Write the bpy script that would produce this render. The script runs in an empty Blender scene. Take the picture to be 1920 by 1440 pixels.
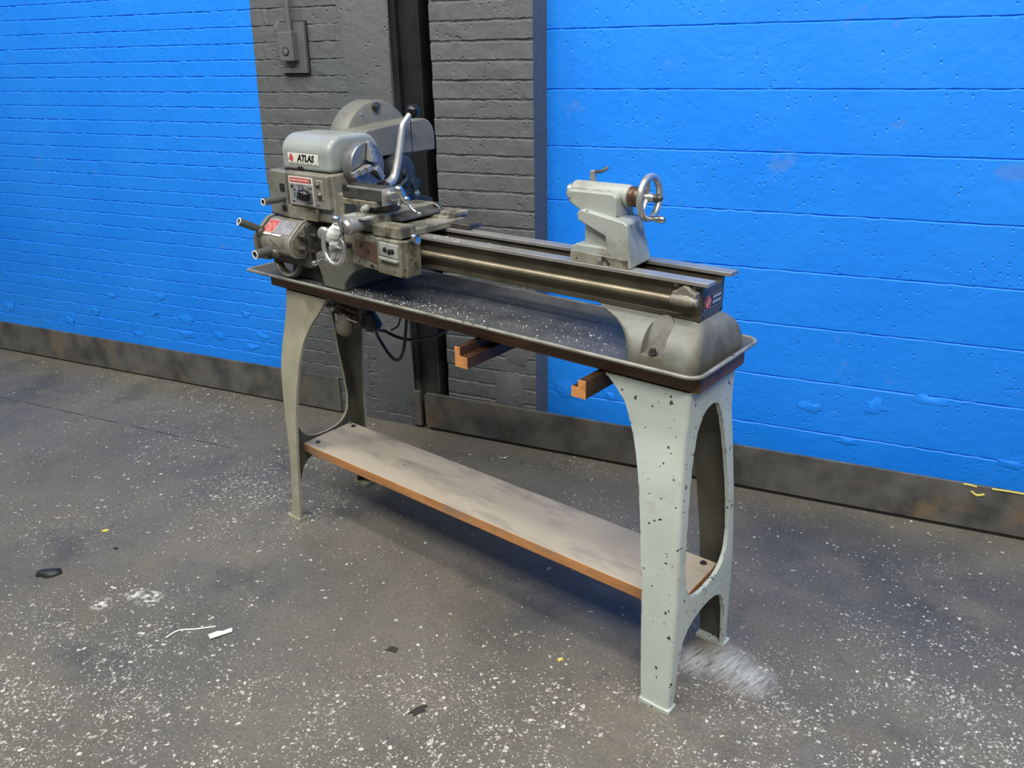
import bpy, bmesh, math, random
from math import sin, cos, pi, radians, sqrt
from mathutils import Vector, Matrix, noise
random.seed(7)
S = bpy.context.scene
COL = S.collection

# ---------------------------------------------------------------- camera
cd = bpy.data.cameras.new('camera')
cam = bpy.data.objects.new('camera', cd); COL.objects.link(cam)
cd.sensor_width = 36.0; cd.sensor_fit = 'HORIZONTAL'
cd.lens = 1514.0 / 1920.0 * 36.0
cd.clip_start = 0.05; cd.clip_end = 60
R_ = Vector((0.91091626, 0.41212178, -0.01967757))
U_ = Vector((-0.14180186, 0.35750038, 0.92308489))
F_ = Vector((-0.38745813, 0.83806272, -0.38409255))
m = Matrix.Identity(4)
for i in range(3):
    m[i][0] = R_[i]; m[i][1] = U_[i]; m[i][2] = -F_[i]
m[0][3], m[1][3], m[2][3] = 0.0, -2.83773272, 1.58264651
cam.matrix_world = m
S.camera = cam

# ---------------------------------------------------------------- world, lamps, exposure
w = bpy.data.worlds.new('hall'); S.world = w; w.use_nodes = True
w.node_tree.nodes['Background'].inputs[0].default_value = (0.86, 0.93, 1.0, 1)
w.node_tree.nodes['Background'].inputs[1].default_value = 0.20
S.view_settings.view_transform = 'Standard'
S.view_settings.look = 'None'
S.view_settings.gamma = 1.0
S.view_settings.use_curve_mapping = False
S.view_settings.exposure = 0.0

def lamp(x, y, z, sx, sy, power, tgt, col=(1, 0.97, 0.92)):
    l = bpy.data.lights.new('ceiling_lamp', 'AREA'); l.shape = 'RECTANGLE'
    l.size = sx; l.size_y = sy; l.energy = power; l.color = col
    o = bpy.data.objects.new('ceiling_lamp', l); COL.objects.link(o)
    o.location = (x, y, z)
    d = Vector(tgt) - Vector((x, y, z))
    o.rotation_euler = d.to_track_quat('-Z', 'Y').to_euler()
for x_, y_, e_ in ((1.3, -4.3, 165), (-1.7, -4.3, 135), (1.4, -1.8, 95), (-1.7, -1.8, 95), (-4.7, -2.6, 110)):
    lamp(x_, y_, 5.0, 2.2, 0.35, e_, (x_ * .7 - .3, -.7, 0.4))

# ---------------------------------------------------------------- materials
def mat(name, base, rough=0.5, metal=0.0, var=None, vscale=6.0, vlo=0.4, vhi=0.65, spots=None, sscale=60.0, sthr=0.66, sdet=3.0,
        grime=None, gscale=3.0, glo=0.45, ghi=0.75, bump=0.0, bscale=80.0, top=None, spec=0.5, coat=0.0, stretch=None, edge=None, er=0.004, elo=0.44, dust=None):
    mt = bpy.data.materials.new(name); mt.use_nodes = True
    N = mt.node_tree.nodes; L = mt.node_tree.links
    b = N['Principled BSDF']
    b.inputs['Roughness'].default_value = rough; b.inputs['Metallic'].default_value = metal
    b.inputs['Specular IOR Level'].default_value = spec
    b.inputs['Coat Weight'].default_value = coat
    tc = N.new('ShaderNodeTexCoord'); co = tc.outputs['Object']
    if stretch:
        mp = N.new('ShaderNodeMapping'); mp.inputs['Scale'].default_value = stretch
        L.new(co, mp.inputs['Vector']); co = mp.outputs[0]
    def nz(scale, det=4.0, rgh=0.55):
        n = N.new('ShaderNodeTexNoise'); n.inputs['Scale'].default_value = scale
        n.inputs['Detail'].default_value = det; n.inputs['Roughness'].default_value = rgh
        L.new(co, n.inputs['Vector']); return n.outputs['Fac']
    def ramp(f, lo, hi):
        r = N.new('ShaderNodeMapRange'); r.inputs['From Min'].default_value = lo; r.inputs['From Max'].default_value = hi
        L.new(f, r.inputs['Value']); return r.outputs[0]
    cur = None
    def mix(f, c):
        nonlocal cur
        mx = N.new('ShaderNodeMix'); mx.data_type = 'RGBA'
        L.new(f, mx.inputs['Factor'])
        if cur is None: mx.inputs['A'].default_value = (*base, 1)
        else: L.new(cur, mx.inputs['A'])
        mx.inputs['B'].default_value = (*c, 1); cur = mx.outputs['Result']
    if var: mix(ramp(nz(vscale), vlo, vhi), var)
    if top:
        g = N.new('ShaderNodeNewGeometry'); s = N.new('ShaderNodeSeparateXYZ'); L.new(g.outputs['Normal'], s.inputs[0])
        f = ramp(s.outputs['Z'], 0.5, 0.8)
        mm = N.new('ShaderNodeMath'); mm.operation = 'MULTIPLY'; L.new(f, mm.inputs[0])
        L.new(ramp(nz(9.0), 0.05, 0.3), mm.inputs[1]); mix(mm.outputs[0], top)
    if grime: mix(ramp(nz(gscale, 5.0, 0.6), glo, ghi), grime)
    if spots: mix(ramp(nz(sscale, sdet), sthr, sthr + 0.03), spots)
    if dust:       # floor dust thrown up against the foot of the column
        ge = N.new('ShaderNodeNewGeometry'); sz = N.new('ShaderNodeSeparateXYZ'); L.new(ge.outputs['Position'], sz.inputs[0])
        ad = N.new('ShaderNodeMath'); ad.operation = 'MULTIPLY_ADD'; L.new(nz(7.0), ad.inputs[0]); ad.inputs[1].default_value = .35; L.new(sz.outputs['Z'], ad.inputs[2])
        mix(ramp(ad.outputs[0], dust[1], dust[2]), dust[0])
    if edge:
        bv = N.new('ShaderNodeBevel'); bv.samples = 4; bv.inputs['Radius'].default_value = er
        ge = N.new('ShaderNodeNewGeometry'); dt = N.new('ShaderNodeVectorMath'); dt.operation = 'DOT_PRODUCT'
        L.new(bv.outputs[0], dt.inputs[0]); L.new(ge.outputs['Normal'], dt.inputs[1])
        em = N.new('ShaderNodeMath'); em.operation = 'MULTIPLY'
        L.new(ramp(dt.outputs['Value'], .985, .93), em.inputs[0]); L.new(ramp(nz(38.0, 4.0), elo + .06, elo + .12), em.inputs[1]); mix(em.outputs[0], edge)
    if cur is None: b.inputs['Base Color'].default_value = (*base, 1)
    else: L.new(cur, b.inputs['Base Color'])
    if bump:
        bp = N.new('ShaderNodeBump'); bp.inputs['Strength'].default_value = bump; bp.inputs['Distance'].default_value = 0.004
        L.new(nz(bscale, 3.0), bp.inputs['Height']); L.new(bp.outputs[0], b.inputs['Normal'])
    return mt

def wallmat(name, base, var, dirt, strength=0.45):
    mt = bpy.data.materials.new(name); mt.use_nodes = True
    N = mt.node_tree.nodes; L = mt.node_tree.links; b = N['Principled BSDF']
    b.inputs['Roughness'].default_value = 0.52; b.inputs['Specular IOR Level'].default_value = 0.35
    g = N.new('ShaderNodeNewGeometry'); co = g.outputs['Position']
    def nz(s, d=4.0, sc=None):
        n = N.new('ShaderNodeTexNoise'); n.inputs['Scale'].default_value = s; n.inputs['Detail'].default_value = d
        if sc:
            mp = N.new('ShaderNodeMapping'); mp.inputs['Scale'].default_value = sc; L.new(co, mp.inputs[0]); L.new(mp.outputs[0], n.inputs[0])
        else: L.new(co, n.inputs['Vector'])
        return n.outputs['Fac']
    def rng(f, a, c):
        r = N.new('ShaderNodeMapRange'); r.inputs['From Min'].default_value = a; r.inputs['From Max'].default_value = c
        L.new(f, r.inputs['Value']); return r.outputs[0]
    def mix(f, a, c):
        mx = N.new('ShaderNodeMix'); mx.data_type = 'RGBA'; L.new(f, mx.inputs['Factor'])
        if isinstance(a, tuple): mx.inputs['A'].default_value = (*a, 1)
        else: L.new(a, mx.inputs['A'])
        mx.inputs['B'].default_value = (*c, 1); return mx.outputs['Result']
    c = mix(rng(nz(2.2, 5.0), 0.35, 0.7), base, var)
    c = mix(rng(nz(7.0, 6.0), 0.66, 0.72), c, dirt)
    L.new(c, b.inputs['Base Color'])
    # paint relief: broad lumps, fine orange peel and scattered pits
    v = N.new('ShaderNodeTexVoronoi'); v.inputs['Scale'].default_value = 38.0; L.new(co, v.inputs['Vector'])
    pit = rng(v.outputs['Distance'], 0.22, 0.05)
    gate = rng(nz(6.0, 2.0), 0.44, 0.54)
    mm = N.new('ShaderNodeMath'); mm.operation = 'MULTIPLY'; L.new(pit, mm.inputs[0]); L.new(gate, mm.inputs[1])
    a1 = N.new('ShaderNodeMath'); a1.operation = 'MULTIPLY_ADD'; L.new(nz(30.0, 4.0), a1.inputs[0]); a1.inputs[1].default_value = 0.9
    L.new(nz(9.0, 3.0), a1.inputs[2])
    a2 = N.new('ShaderNodeMath'); a2.operation = 'SUBTRACT'; L.new(a1.outputs[0], a2.inputs[0]); L.new(mm.outputs[0], a2.inputs[1])
    bp = N.new('ShaderNodeBump'); bp.inputs['Strength'].default_value = strength; bp.inputs['Distance'].default_value = 0.006
    L.new(a2.outputs[0], bp.inputs['Height']); L.new(bp.outputs[0], b.inputs['Normal'])
    return mt

def floormat():
    mt = bpy.data.materials.new('worn_terrazzo'); mt.use_nodes = True
    N = mt.node_tree.nodes; L = mt.node_tree.links; b = N['Principled BSDF']
    g = N.new('ShaderNodeNewGeometry'); co = g.outputs['Position']
    def nz(s, d=4.0, r=0.55, off=0):
        n = N.new('ShaderNodeTexNoise'); n.inputs['Scale'].default_value = s; n.inputs['Detail'].default_value = d; n.inputs['Roughness'].default_value = r
        if off:
            mp = N.new('ShaderNodeMapping'); mp.inputs['Location'].default_value = (off, off * .7, 0); L.new(co, mp.inputs[0]); L.new(mp.outputs[0], n.inputs[0])
        else: L.new(co, n.inputs[0])
        return n.outputs['Fac']
    def rng(f, a, c, lo=0., hi=1.):
        r = N.new('ShaderNodeMapRange'); r.inputs['From Min'].default_value = a; r.inputs['From Max'].default_value = c
        r.inputs['To Min'].default_value = lo; r.inputs['To Max'].default_value = hi
        L.new(f, r.inputs['Value']); return r.outputs[0]
    def math_(op, a, c):
        x = N.new('ShaderNodeMath'); x.operation = op
        for i, q in enumerate((a, c)):
            if isinstance(q, (int, float)): x.inputs[i].default_value = q
            else: L.new(q, x.inputs[i])
        return x.outputs[0]
    def mix(f, a, c):
        mx = N.new('ShaderNodeMix'); mx.data_type = 'RGBA'; L.new(f, mx.inputs['Factor'])
        for k, q in (('A', a), ('B', c)):
            if isinstance(q, tuple): mx.inputs[k].default_value = (*q, 1)
            else: L.new(q, mx.inputs[k])
        return mx.outputs['Result']
    def blob(x, y, r, soft):
        d = N.new('ShaderNodeVectorMath'); d.operation = 'DISTANCE'; L.new(co, d.inputs[0]); d.inputs[1].default_value = (x, y, 0)
        return rng(d.outputs['Value'], r + soft, r - soft)
    c = mix(rng(nz(1.6, 6.0), 0.38, 0.62), (0.150, 0.137, 0.108), (0.105, 0.100, 0.086))
    c = mix(rng(nz(1.1, 5.0, .6, 3.1), 0.5, 0.72), c, (0.140, 0.120, 0.084))
    c = mix(rng(nz(2.6, 6.0, .62, 7.7), 0.56, 0.72), c, (0.062, 0.061, 0.058))
    c = mix(rng(nz(26.0, 5.0), 0.45, 0.85), c, mix(rng(nz(11.0), .3, .7), (0.065, 0.065, 0.063), (0.165, 0.153, 0.132)))
    for x, y, r_, s_ in ((.10, -.36, .22, .3), (-.15, -.27, .15, .2), (.42, -.42, .2, .25), (-.79, -1.0, .15, .2), (-3.9, -.33, .2, .2)):
        c = mix(math_('MULTIPLY', blob(x, y, r_, s_), rng(nz(4.0, 5.0, .6, 2.2), .34, .60, 0., .85)), c, (0.052, 0.053, 0.055))
    # exposed aggregate, denser in worn places
    dens = rng(nz(1.3, 4.0, .55, 5.3), 0.54, 0.80, 0.0, 0.26)
    for x, y, r, s in ((-0.05, -1.35, .30, .28), (-2.02, -.74, .22, .2), (-1.85, -1.9, .35, .3), (-.75, -1.62, .3, .25), (.35, -.95, .25, .25), (-1.2, -1.75, .2, .2)):
        dens = math_('MAXIMUM', dens, math_('MULTIPLY', blob(x, y, r, s), rng(nz(6.0, 3.0), .36, .72)))
    for sc, th, sz in ((95.0, 0.22, 0.09), (170.0, 0.24, 0.08), (310.0, 0.26, 0.08)):
        mp = N.new('ShaderNodeMapping'); L.new(co, mp.inputs[0]); mp.inputs['Location'].default_value = (sc * .01, 0, 0)
        v = N.new('ShaderNodeTexVoronoi'); v.voronoi_dimensions = '2D'; v.inputs['Scale'].default_value = sc; L.new(mp.outputs[0], v.inputs['Vector'])
        e = N.new('ShaderNodeTexVoronoi'); e.voronoi_dimensions = '2D'; e.feature = 'DISTANCE_TO_EDGE'; e.inputs['Scale'].default_value = sc; L.new(mp.outputs[0], e.inputs['Vector'])
        sp = N.new('ShaderNodeSeparateColor'); L.new(v.outputs['Color'], sp.inputs[0])
        thr = math_('MULTIPLY_ADD', dens, th); 
        thr.node.inputs[2].default_value = 0.006
        pick = math_('LESS_THAN', sp.outputs[0], thr)
        edge = rng(math_('MULTIPLY_ADD', sp.outputs[1], -0.16), 0, 1)
        edge.node.inputs['From Min'].default_value = -1; edge.node.inputs['From Max'].default_value = 1
        inside = math_('GREATER_THAN', math_('ADD', e.outputs['Distance'], math_('MULTIPLY', sp.outputs[1], -0.22)), sz * .4)
        f = math_('MULTIPLY', pick, inside)
        fc = mix(sp.outputs[2], (0.22, 0.20, 0.16), (0.58, 0.56, 0.50))
        c = mix(f, c, fc)
    gr = rng(nz(120.0, 3.0), .30, .70, .78, 1.22)
    mg = N.new('ShaderNodeMix'); mg.data_type = 'RGBA'; mg.blend_type = 'MULTIPLY'; mg.inputs['Factor'].default_value = 1.0
    L.new(c, mg.inputs['A']); L.new(gr, mg.inputs['B']); c = mg.outputs['Result']
    # old control joint and drips
    sx = N.new('ShaderNodeSeparateXYZ'); L.new(co, sx.inputs[0])
    line = math_('ABSOLUTE', math_('ADD', sx.outputs[1], 0.497), 0)
    ln = math_('MULTIPLY', rng(line, 0.006, 0.002), math_('MULTIPLY', rng(sx.outputs[0], -2.3, -2.6), rng(nz(8.0, 2.0), .42, .5)))
    c = mix(ln, c, (0.04, 0.04, 0.045))
    # white scrub mark by the near leg
    ang = N.new('ShaderNodeVectorRotate'); ang.inputs['Angle'].default_value = radians(-64); ang.inputs['Center'].default_value = (-.22, -1.0, 0); L.new(co, ang.inputs['Vector'])
    st = N.new('ShaderNodeMapping'); st.inputs['Scale'].default_value = (18, 130, 1); L.new(ang.outputs[0], st.inputs[0])
    sn = N.new('ShaderNodeTexNoise'); sn.inputs['Scale'].default_value = 1.0; sn.inputs['Detail'].default_value = 3; L.new(st.outputs[0], sn.inputs[0])
    bl = math_('MAXIMUM', blob(-.215, -1.0, .055, .04), math_('MAXIMUM', blob(-.29, -1.02, .04, .035), blob(-.15, -1.03, .045, .04)))
    c = mix(math_('MULTIPLY', bl, rng(sn.outputs['Fac'], .28, .54, 0, .95)), c, (0.50, 0.50, 0.47))
    for x, y, r in ((-2.056, -1.493, .022), (-1.94, -1.41, .03), (-2.0, -1.42, .02)):
        c = mix(math_('MULTIPLY', blob(x, y, r, r * .7), rng(nz(45.0, 3.0), .47, .55)), c, (0.6, 0.59, 0.54))
    L.new(c, b.inputs['Base Color'])
    L.new(rng(nz(5.0, 4.0), .3, .7, .42, .68), b.inputs['Roughness'])
    b.inputs['Specular IOR Level'].default_value = 0.4
    bp = N.new('ShaderNodeBump'); bp.inputs['Strength'].default_value = 0.25; bp.inputs['Distance'].default_value = 0.003
    L.new(nz(60.0, 4.0), bp.inputs['Height']); L.new(bp.outputs[0], b.inputs['Normal'])
    return mt

BLUE = (0.006, 0.212, 0.85); 
M = {}
M['blue'] = wallmat('blue_wall_paint', BLUE, (0.012, 0.240, 0.87), (0.045, 0.225, 0.74))
M['grey'] = wallmat('charcoal_wall_paint', (0.098, 0.106, 0.112), (0.112, 0.118, 0.118), (0.085, 0.09, 0.092), .75)
M['floor'] = floormat()
M['blacksteel'] = mat('black_column_paint', (0.006, 0.008, 0.010), .6, var=(0.011, 0.013, 0.015), vscale=9, spec=.25, dust=((.095, .088, .072), .47, .25))
M['kick'] = mat('weathered_kick_steel', (0.115, 0.110, 0.100), .55, .0, var=(0.050, 0.050, 0.049), vscale=7, grime=(0.16, 0.115, 0.070), gscale=5.5, glo=.54, ghi=.74, spots=(.3, .3, .28), sscale=45, sthr=.77, bump=.15)
M['lathe'] = mat('machine_grey_enamel', (0.33, 0.355, 0.325), .38, var=(0.29, 0.31, 0.275), vscale=12, grime=(0.19, 0.18, 0.135), gscale=9, glo=.55, ghi=.72, spots=(.09, .08, .06), sscale=60, sthr=.665, bump=.12, edge=(.12, .105, .08), er=.004, elo=.42)
M['lathe_dirty'] = mat('oil_stained_enamel', (0.23, 0.225, 0.175), .38, var=(0.14, 0.13, 0.09), vscale=14, grime=(0.06, 0.05, 0.035), gscale=16, glo=.5, ghi=.66, spots=(.025, .022, .017), sscale=40, sthr=.64, bump=.15, edge=(.40, .39, .33), er=.003, elo=.40)
M['head'] = mat('headstock_grey_enamel', (0.205, 0.198, 0.168), .4, var=(0.165, 0.155, 0.118), vscale=12, grime=(0.10, 0.09, 0.065), gscale=13, glo=.52, ghi=.68, bump=.1, edge=(.42, .41, .36), er=.004, elo=.38)
M['footgrey'] = mat('oil_smoked_enamel', (0.19, 0.195, 0.175), .52, var=(0.16, 0.162, 0.138), vscale=9, grime=(0.13, 0.125, 0.09), gscale=8, glo=.52, ghi=.7, spots=(.42, .42, .38), sscale=60, sthr=.76, bump=.1, edge=(.36, .36, .32), er=.003, elo=.45, dust=((.105, .100, .072), 1.145, 1.095))
M['inner_olive'] = mat('dark_olive_casting', (0.085, 0.082, 0.058), .6, var=(0.055, 0.054, 0.040), vscale=9)  # dark olive for the inward faces of both leg castings
M['screw'] = mat('oily_screw_thread', (0.36, 0.31, 0.22), .4, .6, var=(0.24, 0.20, 0.14), vscale=14)
M['cover'] = mat('smooth_grey_enamel', (0.28, 0.305, 0.295), .32, var=(0.25, 0.27, 0.25), vscale=7, spots=(.1, .1, .09), sscale=45, sthr=.76)
M['guard'] = mat('dusty_grey_enamel', (0.165, 0.165, 0.142), .5, var=(0.13, 0.128, 0.106), vscale=9, grime=(0.07, 0.066, 0.052), gscale=14, glo=.56, ghi=.72, spots=(.05, .05, .04), sscale=40, sthr=.74)
M['legpaint'] = mat('chipped_pale_enamel', (0.50, 0.555, 0.50), .42, var=(0.45, 0.50, 0.445), vscale=7, grime=(0.40, 0.40, 0.34), gscale=11, glo=.6, ghi=.8, spots=(.06, .052, .042), sscale=64, sthr=.695, sdet=1.0, bump=.08, edge=(.085, .075, .058), er=.007, elo=.47)
M['legpaint2'] = mat('yellowish_enamel', (0.36, 0.345, 0.255), .45, var=(0.30, 0.285, 0.20), vscale=8, grime=(0.16, 0.15, 0.10), gscale=9, glo=.6, ghi=.8, spots=(.07, .06, .045), sscale=50, sthr=.72, bump=.08)  # duller, yellower variant of the leg enamel for the left casting
M['bed'] = mat('oily_bed_iron', (0.10, 0.088, 0.062), .33, .3, var=(0.06, 0.052, 0.036), vscale=10, grime=(0.15, 0.12, 0.06), gscale=7, glo=.55, ghi=.75, bump=.1)
M['ways'] = mat('ground_steel_way', (0.34, 0.335, 0.315), .36, .5, var=(0.27, 0.26, 0.235), vscale=9, grime=(0.17, 0.125, 0.09), gscale=8, glo=.66, ghi=.8)
M['steel'] = mat('bare_machined_steel', (0.44, 0.44, 0.43), .42, .65, var=(0.33, 0.32, 0.30), vscale=30)
M['chuck'] = mat('dull_turned_steel', (0.235, 0.24, 0.245), .38, .6, var=(0.17, 0.17, 0.17), vscale=30)
M['wheelsteel'] = mat('worn_bright_wheel_steel', (0.58, 0.58, 0.56), .30, .75, var=(.45, .45, .43), vscale=30)
M['oldsteel'] = mat('oily_dark_steel', (0.13, 0.125, 0.11), .36, .6, var=(0.06, 0.055, 0.045), vscale=25, bump=.1)
M['chrome'] = mat('polished_chrome', (0.72, 0.72, 0.70), .16, 1.0, var=(0.55, 0.55, 0.53), vscale=30)
M['brown'] = mat('brown_oxide_steel', (0.13, 0.075, 0.045), .35, .5, var=(0.07, 0.045, 0.03), vscale=30)
M['rust'] = mat('rusty_brown_plate', (0.115, 0.068, 0.042), .5, .1, var=(0.07, 0.042, 0.028), vscale=25)
M['dark'] = mat('black_recess_shade', (0.012, 0.012, 0.011), .5)  # near-black painted into gaps and bores as shade; also dark fittings
M['bakelite'] = mat('black_bakelite', (0.008, 0.008, 0.009), .14)
M['rubber'] = mat('black_rubber', (0.012, 0.013, 0.016), .5)
M['tube'] = mat('dark_grey_handle_paint', (0.085, 0.092, 0.088), .42, var=(0.065, 0.068, 0.06), vscale=30)
M['plate_w'] = mat('cream_label_enamel', (0.66, 0.65, 0.58), .4)
M['plate_grey'] = mat('etched_aluminium', (0.33, 0.33, 0.35), .4, .3, var=(.24, .24, .26), vscale=120)
M['red'] = mat('red_label_enamel', (0.50, 0.085, 0.065), .4, var=(.42, .09, .08), vscale=60)
M['ink'] = mat('black_label_ink', (0.012, 0.012, 0.012), .45)
M['silverlab'] = mat('silver_label_print', (0.42, 0.43, 0.44), .35, .4)
M['pan'] = mat('oily_pan_steel', (0.095, 0.098, 0.098), .46, .1, var=(0.062, 0.065, 0.068), vscale=9, grime=(0.105, 0.098, 0.08), gscale=12, glo=.6, ghi=.75, bump=.05)
M['panrim'] = mat('rubbed_pan_rim', (0.27, 0.27, 0.235), .4, .2, var=(0.17, 0.165, 0.14), vscale=20, spots=(.05, .05, .045), sscale=60, sthr=.66)
M['board'] = mat('oil_soaked_board', (0.145, 0.064, 0.030), .5, var=(0.085, 0.045, 0.026), vscale=8, grime=(0.27, 0.12, 0.045), gscale=5, glo=.54, ghi=.70, stretch=(.5, 3, 3))
M['shelf'] = mat('plywood_shelf', (0.52, 0.245, 0.085), .55, var=(0.36, 0.16, 0.055), vscale=9, top=(0.41, 0.35, 0.255), grime=(0.20, 0.18, 0.155), gscale=7, glo=.48, ghi=.74, spots=(.09, .08, .065), sscale=30, sthr=.735, stretch=(.6, 2.2, 2.2))
M['batten'] = mat('orange_pine', (0.62, 0.27, 0.085), .5, var=(0.42, 0.17, 0.05), vscale=18, stretch=(3, .6, 3))
M['batten_shade'] = mat('shaded_pine', (0.050, 0.021, 0.008), .55, var=(0.030, 0.014, 0.007), vscale=14, stretch=(3, .6, 3))  # darker pine carries the shade on the batten sides
M['swarf'] = mat('bright_swarf', (0.75, 0.75, 0.70), .3, .6)
M['paper'] = mat('white_paper', (0.72, 0.72, 0.69), .7)
M['yellow'] = mat('yellow_paint', (0.62, 0.55, 0.12), .6)
M['leaf'] = mat('dark_scrap', (0.03, 0.027, 0.02), .7)
M['cloth'] = mat('crumpled_white_film', (0.62, 0.63, 0.60), .35, var=(.45, .46, .44), vscale=60, bump=.5, bscale=90)
M['boxgrey'] = mat('grey_painted_steel', (0.108, 0.114, 0.116), .45, var=(.095, .1, .1), vscale=10, bump=.1)
M['motor'] = mat('blue_black_motor_enamel', (0.030, 0.036, 0.041), .42, var=(0.020, .024, .028), vscale=20)

# ---------------------------------------------------------------- mesh helpers
class MB:
    def __init__(s): s.bm = bmesh.new()
    def box(s, u0, u1, v0, v1, z0, z1, mtx=None):
        r = bmesh.ops.create_cube(s.bm, size=1.0)
        for v in r['verts']:
            v.co = Vector((u0 + (v.co.x + .5) * (u1 - u0), v0 + (v.co.y + .5) * (v1 - v0), z0 + (v.co.z + .5) * (z1 - z0)))
            if mtx: v.co = mtx @ v.co
        return s
    def prism(s, poly, axis, a0, a1):
        """closed outline extruded along an axis; outline points are the other two axes in order"""
        def P(p, a):
            return Vector((a, p[0], p[1])) if axis == 'u' else Vector((p[0], a, p[1])) if axis == 'v' else Vector((p[0], p[1], a))
        A = [s.bm.verts.new(P(p, a0)) for p in poly]; B = [s.bm.verts.new(P(p, a1)) for p in poly]
        n = len(poly)
        s.bm.faces.new(A); s.bm.faces.new(B[::-1])
        for i in range(n): s.bm.faces.new((A[i], B[i], B[(i + 1) % n], A[(i + 1) % n]))
        return s
    def rev(s, prof, p0, ax, seg=28, cap=True):
        """profile [(distance along axis, radius)...] turned about an axis through p0"""
        ax = Vector(ax).normalized(); p0 = Vector(p0)
        t = Vector((0, 0, 1)) if abs(ax.z) < .9 else Vector((1, 0, 0))
        e1 = ax.cross(t).normalized(); e2 = ax.cross(e1)
        rings = []
        for d, r in prof:
            rings.append([s.bm.verts.new(p0 + ax * d + (e1 * cos(2 * pi * i / seg) + e2 * sin(2 * pi * i / seg)) * max(r, 1e-5)) for i in range(seg)])
        for a, b in zip(rings, rings[1:]):
            for i in range(seg): s.bm.faces.new((a[i], a[(i + 1) % seg], b[(i + 1) % seg], b[i]))
        if cap:
            s.bm.faces.new(rings[0][::-1]); s.bm.faces.new(rings[-1])
        return s
    def cyl(s, p0, p1, r, r1=None, seg=20):
        p0, p1 = Vector(p0), Vector(p1)
        return s.rev([(0, r), ((p1 - p0).length, r if r1 is None else r1)], p0, p1 - p0, seg)
    def ball(s, c, r, seg=16, sc=(1, 1, 1)):
        q = bmesh.ops.create_uvsphere(s.bm, u_segments=seg, v_segments=max(6, seg // 2 + 2), radius=r)
        for v in q['verts']: v.co = Vector((v.co.x * sc[0], v.co.y * sc[1], v.co.z * sc[2])) + Vector(c)
        return s
    def tube(s, pts, r, seg=10, closed=False, radii=None, flat=1.0):
        pts = [Vector(p) for p in pts]; n = len(pts); rings = []
        up = Vector((0, 0, 1)); prev = None
        for i, p in enumerate(pts):
            a = pts[(i - 1) % n] if (closed or i > 0) else p
            b = pts[(i + 1) % n] if (closed or i < n - 1) else p
            t = (b - a).normalized()
            if prev is None:
                e1 = t.cross(up if abs(t.z) < .9 else Vector((1, 0, 0))).normalized()
            else:
                e1 = (prev - t * prev.dot(t)).normalized()
            prev = e1; e2 = t.cross(e1)
            rr = radii[i] if radii else r
            rings.append([s.bm.verts.new(p + (e1 * cos(2 * pi * k / seg) + e2 * sin(2 * pi * k / seg) * flat) * rr) for k in range(seg)])
        pairs = list(zip(rings, rings[1:]))
        if closed: pairs.append((rings[-1], rings[0]))
        for a, b in pairs:
            for k in range(seg): s.bm.faces.new((a[k], a[(k + 1) % seg], b[(k + 1) % seg], b[k]))
        if not closed:
            s.bm.faces.new(rings[0][::-1]); s.bm.faces.new(rings[-1])
        return s
    def strip(s, rows):
        """rows of equally long vertex loops, closed around, capped at both ends"""
        V = [[s.bm.verts.new(Vector(p)) for p in r] for r in rows]
        n = len(V[0])
        for a, b in zip(V, V[1:]):
            for i in range(n): s.bm.faces.new((a[i], a[(i + 1) % n], b[(i + 1) % n], b[i]))
        s.bm.faces.new(V[0][::-1]); s.bm.faces.new(V[-1])
        return s

OFF = {}
def meshdata(name, mb, off=(0, 0, 0), sharp=32, smooth=True):
    bm = mb.bm
    bmesh.ops.recalc_face_normals(bm, faces=bm.faces[:])
    o = Vector(off)
    for v in bm.verts: v.co -= o
    if smooth:
        for f in bm.faces: f.smooth = True
        for e in bm.edges:
            if len(e.link_faces) == 2 and e.calc_face_angle(0) > radians(sharp): e.smooth = False
    me = bpy.data.meshes.new(name); bm.to_mesh(me); bm.free()
    return me
def obj(name, mb, material, parent=None, bevel=0.0, seg=2, sharp=32):
    off = OFF.get(parent.name, (0, 0, 0)) if parent else (0, 0, 0)
    me = meshdata(name, mb, off, sharp)
    me.materials.append(M[material])
    o = bpy.data.objects.new(name, me); COL.objects.link(o)
    if parent:
        o.parent = parent; OFF[o.name] = off
    if bevel:
        b = o.modifiers.new('edge', 'BEVEL'); b.width = bevel; b.segments = seg; b.limit_method = 'ANGLE'; b.angle_limit = radians(34)
        b.harden_normals = True
    return o
def tag(o, label=None, cat=None, group=None, kind=None):
    if label: o['label'] = label
    if cat: o['category'] = cat
    if group: o['group'] = group
    if kind: o['kind'] = kind
    return o
YAW = radians(-14.600861740797463); LX, LY = -0.29765113, -1.06836614
def world(u, v, z=0.0):
    return (LX + u * cos(YAW) - v * sin(YAW), LY + u * sin(YAW) + v * cos(YAW), z)
def thing(name, label, cat, at, group=None):
    """an Empty at the base of a thing, in the lathe's own directions (u along the bed, v to the wall)"""
    o = bpy.data.objects.new(name, None); COL.objects.link(o); o.empty_display_size = .1
    o.location = world(*at); o.rotation_euler = (0, 0, YAW); OFF[o.name] = at
    return tag(o, label, cat, group)
def interp(x, xs, ys):
    if x <= xs[0]: return ys[0]
    for i in range(len(xs) - 1):
        if x <= xs[i + 1]:
            t = (x - xs[i]) / (xs[i + 1] - xs[i]); t2 = t
            return ys[i] + (ys[i + 1] - ys[i]) * t2
    return ys[-1]
def smoothpts(pts, n=6):
    P = [Vector(p) for p in pts]; out = []
    for i in range(len(P) - 1):
        a = P[max(i - 1, 0)]; b = P[i]; c = P[i + 1]; d = P[min(i + 2, len(P) - 1)]
        for k in range(n):
            t = k / n
            out.append(.5 * ((2 * b) + (c - a) * t + (2 * a - 5 * b + 4 * c - d) * t * t + (3 * b - a - 3 * c + d) * t ** 3))
    out.append(P[-1]); return out
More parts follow.
